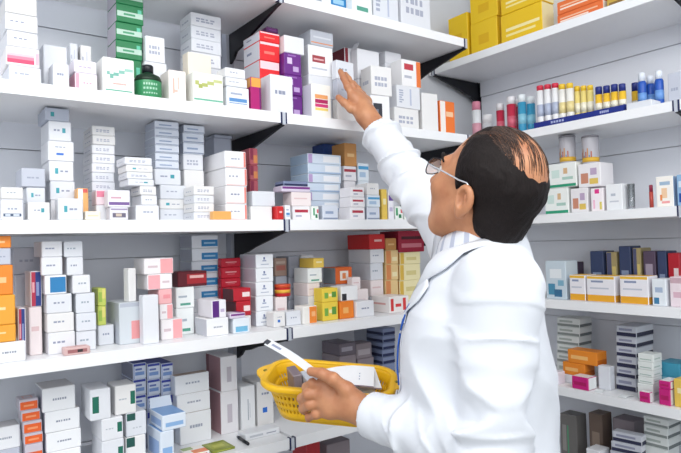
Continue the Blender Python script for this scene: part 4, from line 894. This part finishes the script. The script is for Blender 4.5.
# left hand closed on the rim of the basket, thumb on the slip of paper
LP = P(335, 396, 1.165)
finger([P(327, 385, 1.165), P(313, 383.5, 1.165), P(306.5, 387, 1.18), P(306, 392, 1.190)], (.0105, .0098, .009, .008))
finger([P(324, 394, 1.16), P(308, 394.5, 1.162), P(301.5, 398.5, 1.18), P(302, 402, 1.190)], (.0105, .0100, .009, .008))
finger([P(325, 403, 1.158), P(309.5, 405, 1.162), P(303, 408.5, 1.18), P(304, 411, 1.189)], (.0102, .0095, .0086, .0076))
finger([P(330, 411, 1.155), P(316, 414.5, 1.16), P(309, 417, 1.175), P(308.5, 419, 1.19)], (.0092, .0084, .0076, .0068))
finger([P(347, 390, 1.135), P(333, 379, 1.13), P(322, 373.5, 1.14), P(311, 371.5, 1.152)], (.0135, .0118, .0105, .0088))
HANDS = [(Rw, RP, [0, 1, 2, 3, 4]), (Lw, LP, [5, 6, 7, 8, 9])]
def hand_d(p, H):
    wr, palm, ids = H
    wr, palm = np3(wr), np3(palm)
    d = cone(p, wr, wr+(palm-wr)*.45, .027, .029)
    for k in ids[:4]:
        m = np3(FINGERS[k][0][0]); d = smin(d, cone(p, wr+(palm-wr)*.35, m, .0175, .0135), .016)
    m0, m3 = np3(FINGERS[ids[0]][0][0]), np3(FINGERS[ids[3]][0][0]); d = smin(d, cone(p, m0, m3, .0135, .0125), .014)
    th = FINGERS[ids[4]]; d = smin(d, cone(p, wr+(palm-wr)*.3, np3(th[0][0]), .019, .0155), .016)
    fd = None
    for k in ids:
        pts, r = FINGERS[k]; f = None
        for i in range(3):
            c = cone(p, np3(pts[i]), np3(pts[i+1]), r[i], r[i+1]); f = c if f is None else smin(f, c, .004)
        # knuckle swellings
        f = smin(f, np.linalg.norm(p-np3(pts[1]), axis=1)-r[1]*1.03, .004)
        fd = f if fd is None else smin(fd, f, .0022)
    return smin(d, fd, .007)
def body_d(p):
    d = head_d(hloc(p))*HS
    d = smin(d, cone(p, np3(NK), np3(NB), .054, .060), .03)
    # torso and arms, under the coat
    t = ell(p, np3(T(0, .005, EYE-.24)), (.11, .105, .2)); d = smin(d, t, .04)
    d = smin(d, ell(p, np3(T(0, 0, EYE-.52)), (.11, .105, .2)), .05)
    for s_, e_, w_, H in ((Rs, Re, Rw, HANDS[0]), (Ls, Le, Lw, HANDS[1])):
        d = smin(d, cone(p, np3(T(0, 0, EYE-.12)), np3(s_), .07, .048), .03)
        d = smin(d, cone(p, np3(s_), np3(e_), .046, .038), .02); d = smin(d, cone(p, np3(e_), np3(w_), .037, .026), .02)
        lo_, hi_ = np.min([np3(q) for k in H[2] for q in FINGERS[k][0]]+[np3(w_)], 0)-.06, np.max([np3(q) for k in H[2] for q in FINGERS[k][0]]+[np3(w_)], 0)+.06
        m = ((p > lo_) & (p < hi_)).all(1)
        if m.any(): d[m] = smin(d[m], hand_d(p[m], H), .012)
    return d
def skin_material():
    m = bpy.data.materials.new('material_skin'); m.use_nodes = True; nt = m.node_tree; b = nt.nodes['Principled BSDF']
    tc = nt.nodes.new('ShaderNodeTexCoord'); n = nt.nodes.new('ShaderNodeTexNoise'); n.inputs['Scale'].default_value = 28; n.inputs['Detail'].default_value = 5
    r = nt.nodes.new('ShaderNodeValToRGB'); r.color_ramp.elements[0].position = .3; r.color_ramp.elements[1].position = .72
    r.color_ramp.elements[0].color = (*lin('#b27452'), 1); r.color_ramp.elements[1].color = (*lin('#cb916a'), 1)
    nt.links.new(tc.outputs['Object'], n.inputs['Vector']); nt.links.new(n.outputs['Fac'], r.inputs['Fac']); nt.links.new(r.outputs['Color'], b.inputs['Base Color'])
    n2 = nt.nodes.new('ShaderNodeTexNoise'); n2.inputs['Scale'].default_value = 260; bp = nt.nodes.new('ShaderNodeBump'); bp.inputs['Strength'].default_value = .12; bp.inputs['Distance'].default_value = .001
    nt.links.new(tc.outputs['Object'], n2.inputs['Vector']); nt.links.new(n2.outputs['Fac'], bp.inputs['Height']); nt.links.new(bp.outputs['Normal'], b.inputs['Normal'])
    b.inputs['Roughness'].default_value = .42; b.inputs['Subsurface Weight'].default_value = .08; b.inputs['Subsurface Radius'].default_value = (.01, .004, .002)
    return m
skin = skin_material()
allp = [np3(q) for f in FINGERS for q in f[0]]+[np3(q) for q in (Ls, Le, Lw, Rs, Re, Rw, T(.2, .2, EYE-.6), T(-.2, -.2, EYE-.6), T(0, 0, EYE-.72))]+[np3(hw(x, y, z)) for x in (-.1, .1) for y in (-.13, .13) for z in (-.13, .13)]
lo_, hi_ = np.min(allp, 0)-.03, np.max(allp, 0)+.03
V, F = iso_mesh(body_d, lo_, hi_, .003)
body = mesh_obj('body', V, F, [skin], PERSON, PB)

# ------------------------------------------------------------------ lab coat
SEC = [(-.010, .072, .066, -.012), (-.045, .118, .085, -.004), (-.082, .160, .100, .0), (-.13, .178, .122, .008), (-.24, .172, .140, .016), (-.38, .168, .142, .016), (-.55, .178, .146, .010), (-.75, .19, .15, .004), (-1.0, .205, .16, 0)]
_z = np.array([s[0] for s in SEC][::-1]); _w = np.array([s[1] for s in SEC][::-1]); _dd = np.array([s[2] for s in SEC][::-1]); _o = np.array([s[3] for s in SEC][::-1])
RTM = np.stack([np3(rB), np3(fB), np3(ZU)], 1)
CUT_L, CUT_R = np3(Lw+(Lw-Le).normalized()*-.012), np3(Rw+(Rw-Re).normalized()*-.034)
def along(p, pts):
    """distance along a bent arm, and its nearest-axis direction"""
    best = None; base = 0
    for a, b in zip(pts, pts[1:]):
        a, b = np3(a), np3(b); ba = b-a; L_ = np.linalg.norm(ba); t = np.clip(((p-a)@ba)/(L_*L_), 0, 1); dd = np.linalg.norm(p-a-t[:, None]*ba, axis=1)
        s = base+t*L_
        if best is None: best, S1 = dd, s
        else: m = dd < best; best = np.where(m, dd, best); S1 = np.where(m, s, S1)
        base += L_
    return S1, best
def coat_d(p, wr=True):
    q = (p-np3(TB))@RTM; z = q[:, 2]-EYE
    w_ = np.interp(z, _z, _w); d_ = np.interp(z, _z, _dd); o_ = np.interp(z, _z, _o)
    y = q[:, 1]-o_; ex = 2.35
    k = (np.abs(q[:, 0]/w_)**ex+np.abs(y/d_)**ex)**(1/ex); d = (k-1)*np.minimum(w_, d_)
    d = smax(d, z+.006, .02); d = np.maximum(d, -1.0-z)
    # sleeves
    L1 = cone(p, np3(Ls), np3(Le), .066, .056); L2 = cone(p, np3(Le), np3(Lw), .056, .044)
    R1 = cone(p, np3(Rs), np3(Re), .066, .055); R2 = cone(p, np3(Re), np3(Rw), .056, .050)
    for j, f in ((Ls, L1), (Rs, R1)): d = smin(d, cone(p, np3(T(0, -.005, EYE-.105)), np3(j), .072, .064), .04)
    l = smin(L1, L2, .02); r = smin(R1, R2, .02)
    if wr:
        # creases: bands across the sleeves, long pulls over the back and chest
        m = np.abs(np.minimum(np.minimum(l, r), d)) < .04
        if m.any():
            pm = p[m]; n1 = vnoise(pm*9+3.1); n2 = vnoise(pm*np.array([7., 7., 16.])+11.7)
            for pts, arr, ph_ in (((Ls, Le, Lw), l, 0.), ((Rs, Re, Rw), r, 2.)):
                s, dist = along(pm, pts); env = .9*np.exp(-((s-.25)/.10)**2)+.7*np.exp(-((s-.46)/.06)**2)+.4*np.exp(-((s-.05)/.08)**2)+.25
                u1 = (pm-np3(pts[1]))@np3(UP); u2 = (pm-np3(pts[1]))@np3(FW)
                a1 = vnoise(np.stack([s*17+u1*9+n1*.7, u1*7-s*3, u2*7], 1)+ph_+4.4); a2 = vnoise(np.stack([s*34-u1*16+n1, u1*10, u2*10+s*5], 1)+ph_+9.1)
                env = env*np.clip((.485-s)/.06, .0, 1); arr[m] += -.0105*env*(np.clip(1-np.abs(a1)*3.6, -.35, 1))-.0052*env*np.clip(1-np.abs(a2)*3, -.3, 1)+.002
            qm = q[m]; zz = qm[:, 2]-EYE
            n3 = vnoise(np.stack([qm[:, 0]*6+zz*5, qm[:, 1]*9-zz*6, zz*4], 1)+5.2); rid = 1-np.abs(n3)*2.2
            n4 = vnoise(np.stack([qm[:, 0]*14, qm[:, 1]*14+zz*9, zz*11], 1)+1.3)
            arm = np.clip((-zz-.10)/.2, 0, 1)
            d[m] += -.0095*np.clip(rid, -.6, 1)*(.45+.55*arm)-.0025*n4
    # cuffs are cut square and hollow
    l = np.maximum(l, (p-CUT_L)@np3((Lw-Le).normalized())); r = np.maximum(r, (p-CUT_R)@np3((Rw-Re).normalized()))
    d = smin(d, l, .022); d = smin(d, r, .022)
    for wp, ep, rad in ((Lw, Le, .039), (Rw, Re, .0445)):
        ax = np3((wp-ep).normalized()); c0 = np3(wp)-ax*.075; d = np.maximum(d, -cone(p, c0, np3(wp)+ax*.05, rad-.0055, rad-.0015))
    # neck opening
    d = smax(d, -cone(p, np3(T(0, -.005, EYE-.06)), np3(NK)+(np3(NK)-np3(NB))*.5, .062, .07), .006)
    return d
coat_m = M('#e4e7ee', .75, noise_amt=.02, nscale=60, bump=.1)
cl = [np3(q) for q in (Ls, Le, Lw, Rs, Re, Rw)]+[np3(T(a, b, EYE-1.02)) for a in (-.22, .22) for b in (-.18, .18)]+[np3(T(0, 0, EYE+.06))]
V, F = iso_mesh(coat_d, np.min(cl, 0)-.08, np.max(cl, 0)+.08, .004)
coat = mesh_obj('lab_coat', V, F, [coat_m], PERSON, PB)

# collar, lapel, placket: cloth laid on the coat surface
def on_coat(p, dirv, off):
    """march from p along dirv until the coat is met"""
    p = A3([p[:]]).reshape(1, 3); dv = np3(dirv.normalized()).reshape(1, 3)
    for _ in range(60):
        d = coat_d(p); 
        if abs(d[0]) < .0006: break
        p = p+dv*min(max(d[0]*.7, -.01), .02)
    e = 1e-3; gr = np.array([(coat_d(p+np.eye(3)[i:i+1]*e)-coat_d(p-np.eye(3)[i:i+1]*e))[0] for i in range(3)]); gr /= np.linalg.norm(gr)+1e-9
    return Vector(p[0]+gr*off)
def cloth_patch(name, rows, m, off=.004, th=.003):
    """rows: grid of (a, z) chest coordinates, pressed on the coat from the front left"""
    pts = [[on_coat(T(a, .20, EYE+z), -fB, off) for a, z in row] for row in rows]
    nr, nc = len(pts), len(pts[0]); vs = [p for r in pts for p in r]
    b = MB(); b.raw([v-Vector(PB) for v in vs], [(i*nc+j, i*nc+j+1, (i+1)*nc+j+1, (i+1)*nc+j) for i in range(nr-1) for j in range(nc-1)], m)
    o = b.build(name, PERSON); md = o.modifiers.new('thickness', 'SOLIDIFY'); md.thickness = th; md.offset = 1; return o
def lerp_rows(left, right, n=7):
    return [[(l[0]+(r[0]-l[0])*j/(n-1), l[1]+(r[1]-l[1])*j/(n-1)) for j in range(n)] for l, r in zip(left, right)]
for sg in (-1, 1):       # lapels
    lf = [(sg*.050, -.058), (sg*.043, -.075), (sg*.034, -.10), (sg*.026, -.15), (sg*.018, -.20), (sg*.012, -.25)]
    if sg > 0: lf = [(a*.8, z) for a, z in lf]
    rt = [(sg*.075, -.062), (sg*.110, -.082), (sg*.108, -.108), (sg*.078, -.13), (sg*.046, -.19), (sg*.016, -.252)]
    if sg > 0: rt = [(a*.62, z) for a, z in rt]
    cloth_patch('lapel', lerp_rows(lf, rt), coat_m, .004)
pk = [(.014, -.255-.7*i/24) for i in range(25)]; pk2 = [(-.014, z) for _, z in pk]
cloth_patch('button_placket', lerp_rows(pk2, pk, 3), coat_m, .003)
for i in range(4):
    c = on_coat(T(0, .3, EYE-.30-.13*i), -fB, .007); b = MB(); b.lathe([(.0075, 0), (.0085, .001), (.0075, .0025)], M('#dfe1e6', .3), 14)
    o = b.build('button', PERSON); o.location = c-Vector(PB); o.rotation_euler = fB.to_track_quat('Z', 'Y').to_euler()
def collar(name, m, r0, z0, r1, z1, r2, z2, gap, th, tilt=.0, stripes=None):
    """a turned-down collar: stands z0->z1 at radius r0->r1, folds over to r2, z2"""
    n = 48; b = MB(); rings = []
    axis = (HC-NB); axis = (Vector((0, 0, 1))*.75+(NK-NB).normalized()*.25).normalized()
    c0 = T(0, -.004, EYE)
    for i in range(n+1):
        a = math.pi/2+gap+(2*math.pi-2*gap)*i/n            # opening at the front (+fB)
        fr = .5+.5*math.sin(a); dip = -.028*fr**2
        row = []
        for r_, z_ in ((r0, z0), ((r0+r1)/2, (z0+z1)/2), (r1, z1), (r1+.35*(r2-r1), z1-.2*(z1-z2)), (r2-.12*(r2-r1), z1-.62*(z1-z2)), (r2, z2-.012*fr**4)):
            row.append(c0+rB*(r_*1.0*math.cos(a))+fB*(r_*.98*math.sin(a)+.006*fr)+ZU*(z_+dip)-Vector(PB))
        rings.append(row)
    k = len(rings[0]); vs = [p for r in rings for p in r]
    for i in range(n):
        b.raw([*rings[i], *rings[i+1]], [(j, j+1, k+j+1, k+j) for j in range(k-1)], m if not stripes else (m if i % 3 else stripes))
    o = b.build(name, PERSON); md = o.modifiers.new('thickness', 'SOLIDIFY'); md.thickness = th; md.offset = 1; return o
collar('shirt_collar', M('#dfe1e8', .7), .0655, -.05, .0675, .030, .079, -.018, .16, .002, stripes=M('#b4b9cb', .7))['label'] = 'striped grey shirt collar'
n = 44; rings = []
for i in range(n+1):
    a = math.pi/2+.40+(2*math.pi-.80)*i/n; fr = .5+.5*math.sin(a); c0 = T(0, -.004, EYE)
    dr = rB*math.cos(a)+fB*math.sin(a); row = [c0+dr*.072+ZU*(-.05), c0+dr*.078+ZU*(-.015-.03*fr**2), c0+dr*.083+ZU*(.004-.034*fr**2)]
    sd_ = math.cos(a)**2
    for r_ in (.084+.006*fr+.004*sd_, .088+.014*fr+.010*sd_, .093+.030*fr+.016*sd_):
        g_ = on_coat(c0+dr*r_+ZU*.12, -ZU, .005); row.append(g_)
    row[3] = row[3].lerp(row[2], .45)
    rings.append([p-Vector(PB) for p in row])
b = MB(); b.raw([p for r in rings for p in r], [(i*6+j, i*6+j+1, i*6+7+j, i*6+6+j) for i in range(n) for j in range(5)], coat_m)
o = b.build('coat_collar', PERSON); md = o.modifiers.new('thickness', 'SOLIDIFY'); md.thickness = .0028; md.offset = 1

# ------------------------------------------------------------------ hair, brows, glasses
def hair_t(q):
    """hair thickness (metres) over the scalp in head space; negative where the scalp is bare"""
    x, y, z = np.abs(q[:, 0]), q[:, 1], q[:, 2]; n = vnoise(q*A3([70, 26, 45])+2.2)*.7+vnoise(q*A3([150, 60, 90]))*.5; n2 = vnoise(q*A3([190, 60, 120]))
    lo = np.interp(y, [-.12, -.075, -.04, -.020, .006, .018, .034, .050], [-.088, -.092, -.062, .002, .010, -.012, .030, .085])   # lower hairline
    low = (z-lo)/.012
    front = (.034-.10*np.clip(z-.065, 0, .1)-y)/.014
    bald = (np.sqrt((q[:, 0]/.068)**2+((y+.054)/.090)**2+((z-.100)/.070)**2)-1)*5
    top = np.where(z > .085, np.maximum((np.sqrt((q[:, 0]/.048)**2+((y-.02)/.06)**2)-1)*5, -.42), 9)
    m = np.minimum(np.minimum(low, front), np.minimum(bald, top))+n*.55
    t = np.clip(m*.42, -1.2, 1)
    return np.where(t > 0, .0068*np.clip(t, 0, 1)**.8, .008*t)+(.0010*n+.0009*n2)*np.clip(t*3, 0, 1)
def hair_d(p):
    q = hloc(p); s = ell(q, (0, -.014, .034), (.073, .093, .086)); s = smin(s, ell(q, (0, -.040, -.045), (.058, .055, .06)), .03); s = smin(s, head_no_ear(q), .01)
    return np.maximum((s-hair_t(q))*HS, -(s+.006)*HS)
def head_no_ear(q):
    d = ell(q, (0, .044, -.03), (.061, .056, .082)); s = q.copy(); s[:, 0] = np.abs(s[:, 0])
    return smin(smin(ell(q, (0, -.014, .034), (.073, .093, .086)), d, .03), cone(s, (.054, -.002, -.045), (.03, .052, -.098), .02, .018), .028)
def hair_material():
    m = bpy.data.materials.new('material_hair'); m.use_nodes = True; nt = m.node_tree; b = nt.nodes['Principled BSDF']
    tc = nt.nodes.new('ShaderNodeTexCoord'); mp = nt.nodes.new('ShaderNodeMapping'); mp.inputs['Scale'].default_value = (1, 1, .25); n = nt.nodes.new('ShaderNodeTexNoise'); n.inputs['Scale'].default_value = 420; n.inputs['Detail'].default_value = 3
    r = nt.nodes.new('ShaderNodeValToRGB'); r.color_ramp.elements[0].color = (*lin('#090708'), 1); r.color_ramp.elements[1].color = (*lin('#241b1a'), 1)
    nt.links.new(tc.outputs['Object'], mp.inputs['Vector']); nt.links.new(mp.outputs['Vector'], n.inputs['Vector']); nt.links.new(n.outputs['Fac'], r.inputs['Fac']); nt.links.new(r.outputs['Color'], b.inputs['Base Color'])
    bp = nt.nodes.new('ShaderNodeBump'); bp.inputs['Strength'].default_value = .7; bp.inputs['Distance'].default_value = .002; nt.links.new(n.outputs['Fac'], bp.inputs['Height']); nt.links.new(bp.outputs['Normal'], b.inputs['Normal'])
    b.inputs['Roughness'].default_value = .62; b.inputs['Specular IOR Level'].default_value = .2
    return m
hair_m = hair_material()
hl = [np3(hw(x, y, z)) for x in (-.1, .1) for y in (-.13, .12) for z in (-.12, .14)]
V, F = iso_mesh(hair_d, np.min(hl, 0), np.max(hl, 0), .0028)
hair = mesh_obj('hair', V, F, [hair_m], PERSON, PB); hair['label'] = 'short black hair around a bald crown'
# thin strands combed over the bare crown
b = MB(); rr = random.Random(5); sm_ = M('#2c201c', .5); sm2 = M('#5f473c', .5)
def scalp(x, y):
    u = 1-(x/.073)**2-((y+.014)/.093)**2
    return None if u < .02 else Vector((x, y, .034+.086*math.sqrt(u)))
for k in range(2300):
    x0 = rr.uniform(-.068, .068); y0 = rr.uniform(-.085, .050); dx, dy = rr.gauss(.16, .10)*(1 if x0 >= 0 else -1), -1
    if (x0/.056)**2+((y0+.068)/.052)**2 < 1 and rr.random() < .86: continue
    pts = []
    for i in range(6):
        s_ = i*.0075; h = scalp(x0+dx*s_+.0006*math.sin(i*.7+k), y0+dy*s_)
        if h is None: break
        pts.append(h+Vector((0, 0, .0007+.0012*math.sin(math.pi*min(1, i/5)))))
    if len(pts) > 2: b.tube([hw(*p)-Vector(PB) for p in pts], [.00042]*(len(pts)-1)+[.0002], sm_ if rr.random() < .62 else sm2, 3)
b.build('thin_hair', PERSON)['label'] = 'thin strands combed over the bald crown'
for sg in (-1, 1):
    b = MB(); b.tube([hw(sg*x, y, z)-Vector(PB) for x, y, z in ((.012, .1055, .026), (.026, .1015, .031), (.042, .089, .030), (.053, .074, .023))], [.003, .0042, .0038, .0016], hair_m, 6); b.build('eyebrow', PERSON)
    b = MB(); b.lathe([(.0125*math.sin(math.pi*i/12), -.0125*math.cos(math.pi*i/12)) for i in range(1, 12)], [M('#241812', .1)]+[M('#241812', .1)]*2+[M('#ece7e2', .15)]*7, 18)
    o = b.build('eyeball', PERSON); o.location = hw(sg*.031, .0815, .003)-Vector(PB); o.rotation_euler = (-fH).to_track_quat('Z', 'Y').to_euler()
gl = empty('glasses', (0, 0, 0)); gl.parent = PERSON; gl['label'] = 'thin framed spectacles'
frame_m = M('#2a2b33', .3, .6); steel2 = M('#d8dbe2', .25, .7)
for sg in (-1, 1):
    ring = []
    for i in range(25):
        a = 2*math.pi*i/24; ca, sa = math.cos(a), math.sin(a); ring.append((sg*.033+.0245*abs(ca)**.8*math.copysign(1, ca), .1125-.10*max(0, abs(sg*.033+.0245*ca)-.02)-.004*abs(ca), .002+.0165*abs(sa)**.8*math.copysign(1, sa)))
    b = MB(); b.tube([hw(*q)-Vector(PB) for q in ring], .0012, frame_m, 6); b.build('rim', gl)
    b = MB(); vs = [hw(*q)-Vector(PB) for q in ring[:-1]]; b.raw(vs, [tuple(range(24))], M('#eef2f5', .02, trans=1, alpha=.5), False); o = b.build('lens', gl); o['label'] = 'clear lens'
    b = MB(); b.tube([hw(*q)-Vector(PB) for q in ((sg*.058, .1025, .008), (sg*.070, .085, .010), (sg*.0735, .05, .011), (sg*.0755, .010, .010), (sg*.0765, -.008, .012), (sg*.076, -.026, .002))], .0017, steel2, 6); b.build('temple_arm', gl)['label'] = 'shiny temple arm'
b = MB(); b.tube([hw(*q)-Vector(PB) for q in ((-.0095, .113, .006), (0, .1165, .009), (.0095, .113, .006))], .0012, frame_m, 6); b.build('bridge', gl)
# blue lanyard on the chest
for k, (a0, z0, a1, z1, wd) in enumerate(((-.070, -.115, -.062, -.165, .016), (-.062, -.172, -.055, -.265, .018))):
    rows_ = [[on_coat(T(a0+(a1-a0)*i/6-wd/2+wd*j/2, .2, EYE+z0+(z1-z0)*i/6), -fB, .006) for j in range(3)] for i in range(7)]
    b = MB(); b.raw([p-Vector(PB) for r in rows_ for p in r], [(i*3+j, i*3+j+1, i*3+4+j, i*3+3+j) for i in range(6) for j in range(2)], M('#1f56b4', .5))
    o = b.build('lanyard', PERSON); o['label'] = ('blue lanyard strap on the chest', 'lower length of the blue lanyard')[k]; md = o.modifiers.new('thickness', 'SOLIDIFY'); md.thickness = .003

# ------------------------------------------------------------------ trousers and shoes
def trouser_d(p):
    d = ell(p, np3(T(0, 0, .86)), (.125, .125, .14))
    for sg in (-1, 1): d = smin(d, smin(cone(p, np3(T(sg*.085, 0, .84)), np3(T(sg*.10, .01, .48)), .088, .068), cone(p, np3(T(sg*.10, .01, .48)), np3(T(sg*.11, -.01, .075)), .068, .062), .02), .03)
    d = d-.003*vnoise(p*np.array([12, 12, 22.])); return np.maximum(d, .055-p[:, 2])
V, F = iso_mesh(trouser_d, np3(TB)+A3([-.3, -.3, .03]), np3(TB)+A3([.3, .3, 1.05]), .007); mesh_obj('trousers', V, F, [M('#3b3f4c', .8, bump=.2)], PERSON, PB)
for sg in (-1, 1):
    an = T(sg*.11, -.01, .06)
    def shoe_d(p): 
        d = smin(ell(p, np3(an+fB*.06-ZU*.012), (.05, .05, .05)), cone(p, np3(an-fB*.03-ZU*.02), np3(an+fB*.15-ZU*.028), .042, .034), .03); return np.maximum(np.maximum(d, -p[:, 2]+.001), p[:, 2]-.085)
    V, F = iso_mesh(shoe_d, np3(an)-A3([.22, .22, .062]), np3(an)+A3([.22, .22, .06]), .005); mesh_obj('shoe', V, F, [M('#191a1d', .35)], PERSON, PB)
# ------------------------------------------------------------------ the yellow basket and what is in it
BW, BD, BH = .260, .150, .078
bx = (RTH*math.cos(math.radians(8))-FWH*math.sin(math.radians(8))); bx = (bx-ZU*.085).normalized()
by = (FWH+ZU*.17); by = (by-bx*by.dot(bx)).normalized(); bz = bx.cross(by)
BC = P(330, 376.5, 1.286)-bz*BH
BASK = empty('basket'); BM = Matrix(((bx.x, by.x, bz.x, BC.x), (bx.y, by.y, bz.y, BC.y), (bx.z, by.z, bz.z, BC.z), (0, 0, 0, 1))); BASK.matrix_world = BM
tag(BASK, 'yellow plastic basket of leaflets held in the left hand', 'basket')
yel = M('#f2bd1c', .35)
def rrect(w_, d_, r, n=8):
    out = []
    for cx, cy, a0 in ((w_/2-r, d_/2-r, 0), (-w_/2+r, d_/2-r, 90), (-w_/2+r, -d_/2+r, 180), (w_/2-r, -d_/2+r, 270)):
        for k in range(n+1): a = math.radians(a0+90*k/n); out.append((cx+r*math.cos(a), cy+r*math.sin(a)))
    return out
def perim(w_, d_, r, N):
    pts = rrect(w_, d_, r); L_ = [0]
    for a, b in zip(pts, pts[1:]+pts[:1]): L_.append(L_[-1]+math.dist(a, b))
    res = []; pts.append(pts[0]); k = 0
    for i in range(N):
        s = L_[-1]*i/N
        while L_[k+1] < s: k += 1
        t = (s-L_[k])/(L_[k+1]-L_[k]+1e-12); res.append((pts[k][0]+(pts[k+1][0]-pts[k][0])*t, pts[k][1]+(pts[k+1][1]-pts[k][1])*t))
    return res
N = 160; rows = 11; rings = []
for j in range(rows):
    t = j/(rows-1); sc = .80+.20*t; rings.append([(x, y, BH*t) for x, y in perim(BW*sc, BD*(.76+.24*t), .045, N)])
b = MB()
for j in range(rows-1):
    for i in range(N):
        if j in (2, 4, 6) and i % 2 == 1: continue            # the slots of the basket wall
        b.face([rings[j][i], rings[j][(i+1) % N], rings[j+1][(i+1) % N], rings[j+1][i]], yel, True)
o = b.build('basket_wall', BASK); md = o.modifiers.new('thickness', 'SOLIDIFY'); md.thickness = .0024; md.offset = 0
b = MB(); b.raw([(x, y, 0) for x, y, z in rings[0]], [tuple(range(N))], yel, False); o = b.build('basket_base', BASK); md = o.modifiers.new('thickness', 'SOLIDIFY'); md.thickness = .0024
b = MB(); prof = [(0, -.010), (.010, -.011), (.0125, -.008), (.0125, -.001), (.010, .002), (-.001, .002), (-.0025, 0), (-.002, -.004)]
base = perim(BW, BD, .045, N)
def offs(i, r):
    x0, y0 = base[i-1]; x1, y1 = base[(i+1) % N]; tx, ty = x1-x0, y1-y0; l = math.hypot(tx, ty); return base[i][0]+ty/l*r, base[i][1]-tx/l*r
rim = [[(*offs(i, r), BH+z) for r, z in prof] for i in range(N)]; k = len(prof)
for i in range(N): b.raw([*rim[i], *rim[(i+1) % N]], [(j, (j+1) % k, k+(j+1) % k, k+j) for j in range(k)], yel)
b.build('basket_rim', BASK)
for sg in (-1, 1):
    b = MB(); n = 14; arc = [(sg*(BW/2+.006+.024*math.sin(math.pi*i/n)), -.045+.09*i/n) for i in range(n+1)]
    b.prism([(x, y, BH-.003) for x, y in arc]+[(sg*(BW/2-.001), .045, BH-.003), (sg*(BW/2-.001), -.045, BH-.003)], (0, 0, .004), yel); o = b.build('end_tab', BASK)
    c = MB(); c.lathe([(.0065, BH+.0011), (.0065, BH+.0018), (.003, BH+.002)], M('#6a6a22', .5), 14, (sg*(BW/2+.010), 0)); c.build('hanging_hole', o)['label'] = 'dark hole in the tab'
def in_basket(x, y, z, rx, ry, rz): return BM @ Matrix.Translation((x, y, z)) @ Matrix.Rotation(rz, 4, 'Z') @ Matrix.Rotation(rx, 4, 'X') @ Matrix.Rotation(ry, 4, 'Y')
def sheet(name, w_, d_, th, m, bend=.006, edge=None, n=10, marks=()):
    b = MB(); z = lambda u: bend*math.sin(math.pi*u)
    for i in range(n):
        u0, u1 = i/n, (i+1)/n; x0, x1 = -w_/2+w_*u0, -w_/2+w_*u1
        b.prism([(x0, -d_/2, z(u0)), (x1, -d_/2, z(u1)), (x1, d_/2, z(u1)), (x0, d_/2, z(u0))], (0, 0, th), m)
    if edge:
        for i in range(n):
            u0, u1 = i/n, (i+1)/n; x0, x1 = -w_/2+w_*u0, -w_/2+w_*u1; y_ = -d_/2-.0002
            b.face([(x0, y_, z(u0)+th*.25), (x1, y_, z(u1)+th*.25), (x1, y_, z(u1)+th*.75), (x0, y_, z(u0)+th*.75)], edge)
    for x0, x1, y0, y1, mm in marks:
        b.face([(x0, y0, z((x0+w_/2)/w_)+th+.0003), (x1, y0, z((x1+w_/2)/w_)+th+.0003), (x1, y1, z((x1+w_/2)/w_)+th+.0003), (x0, y1, z((x0+w_/2)/w_)+th+.0003)], mm)
    return b.build(name)
pap = M('#f3f4f7', .6); ink = M('#9aa3bd', .6)
for k, (x, y, z, rx, ry, rz, lab) in enumerate(((.035, .005, .050, .10, -.10, .20, 'white leaflets with blue edge, lowest of the papers in the basket'),
                                         (.045, .008, .066, .10, -.10, .26, 'white leaflet in the middle of the papers in the basket'),
                                         (.036, -.004, .077, .10, -.12, .08, 'white leaflet topmost in the yellow basket'))):
    o = sheet('leaflet', .118, .085, .009 if k == 0 else .003, pap, .007, M('#4a64b8', .5) if k == 0 else M('#8f7fae', .5), marks=[(-.04, .03, -.02+.012*i, -.015+.012*i, ink) for i in range(3)])
    o.matrix_world = in_basket(x, y, z, rx, ry, rz); tag(o, lab, 'paper', 'leaflets in the basket')
# cartons standing at the left end of the basket
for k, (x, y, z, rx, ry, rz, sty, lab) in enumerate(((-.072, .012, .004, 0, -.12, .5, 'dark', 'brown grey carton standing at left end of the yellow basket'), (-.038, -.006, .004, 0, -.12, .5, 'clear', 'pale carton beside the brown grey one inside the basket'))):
    base_, rects = st(sty, 900+k); o = carton_mesh(.02, .055, .078, base_, rects).build('medicine_carton'); o.matrix_world = in_basket(x, y, z, rx, ry, rz); tag(o, lab, 'carton', 'cartons in the basket')
# the long slip of paper under the thumb
a_, c_ = P(267, 342, 1.19), P(319, 377, 1.172); ax = (c_-a_).normalized(); nrm = (ZU*.9-FW*.12); nrm = (nrm-ax*nrm.dot(ax)).normalized(); sd = nrm.cross(ax)
o = sheet('paper_slip', (c_-a_).length, .034, .0008, M('#eef0f4', .5), .004, marks=[(-.066, -.056, -.012, .010, M('#43464f', .5)), (-.05, -.03, -.006, .004, ink)])
mid = a_.lerp(c_, .5); o.matrix_world = Matrix(((ax.x, sd.x, nrm.x, mid.x), (ax.y, sd.y, nrm.y, mid.y), (ax.z, sd.z, nrm.z, mid.z), (0, 0, 0, 1)))
tag(o, 'long narrow white paper slip held under the left thumb', 'paper')
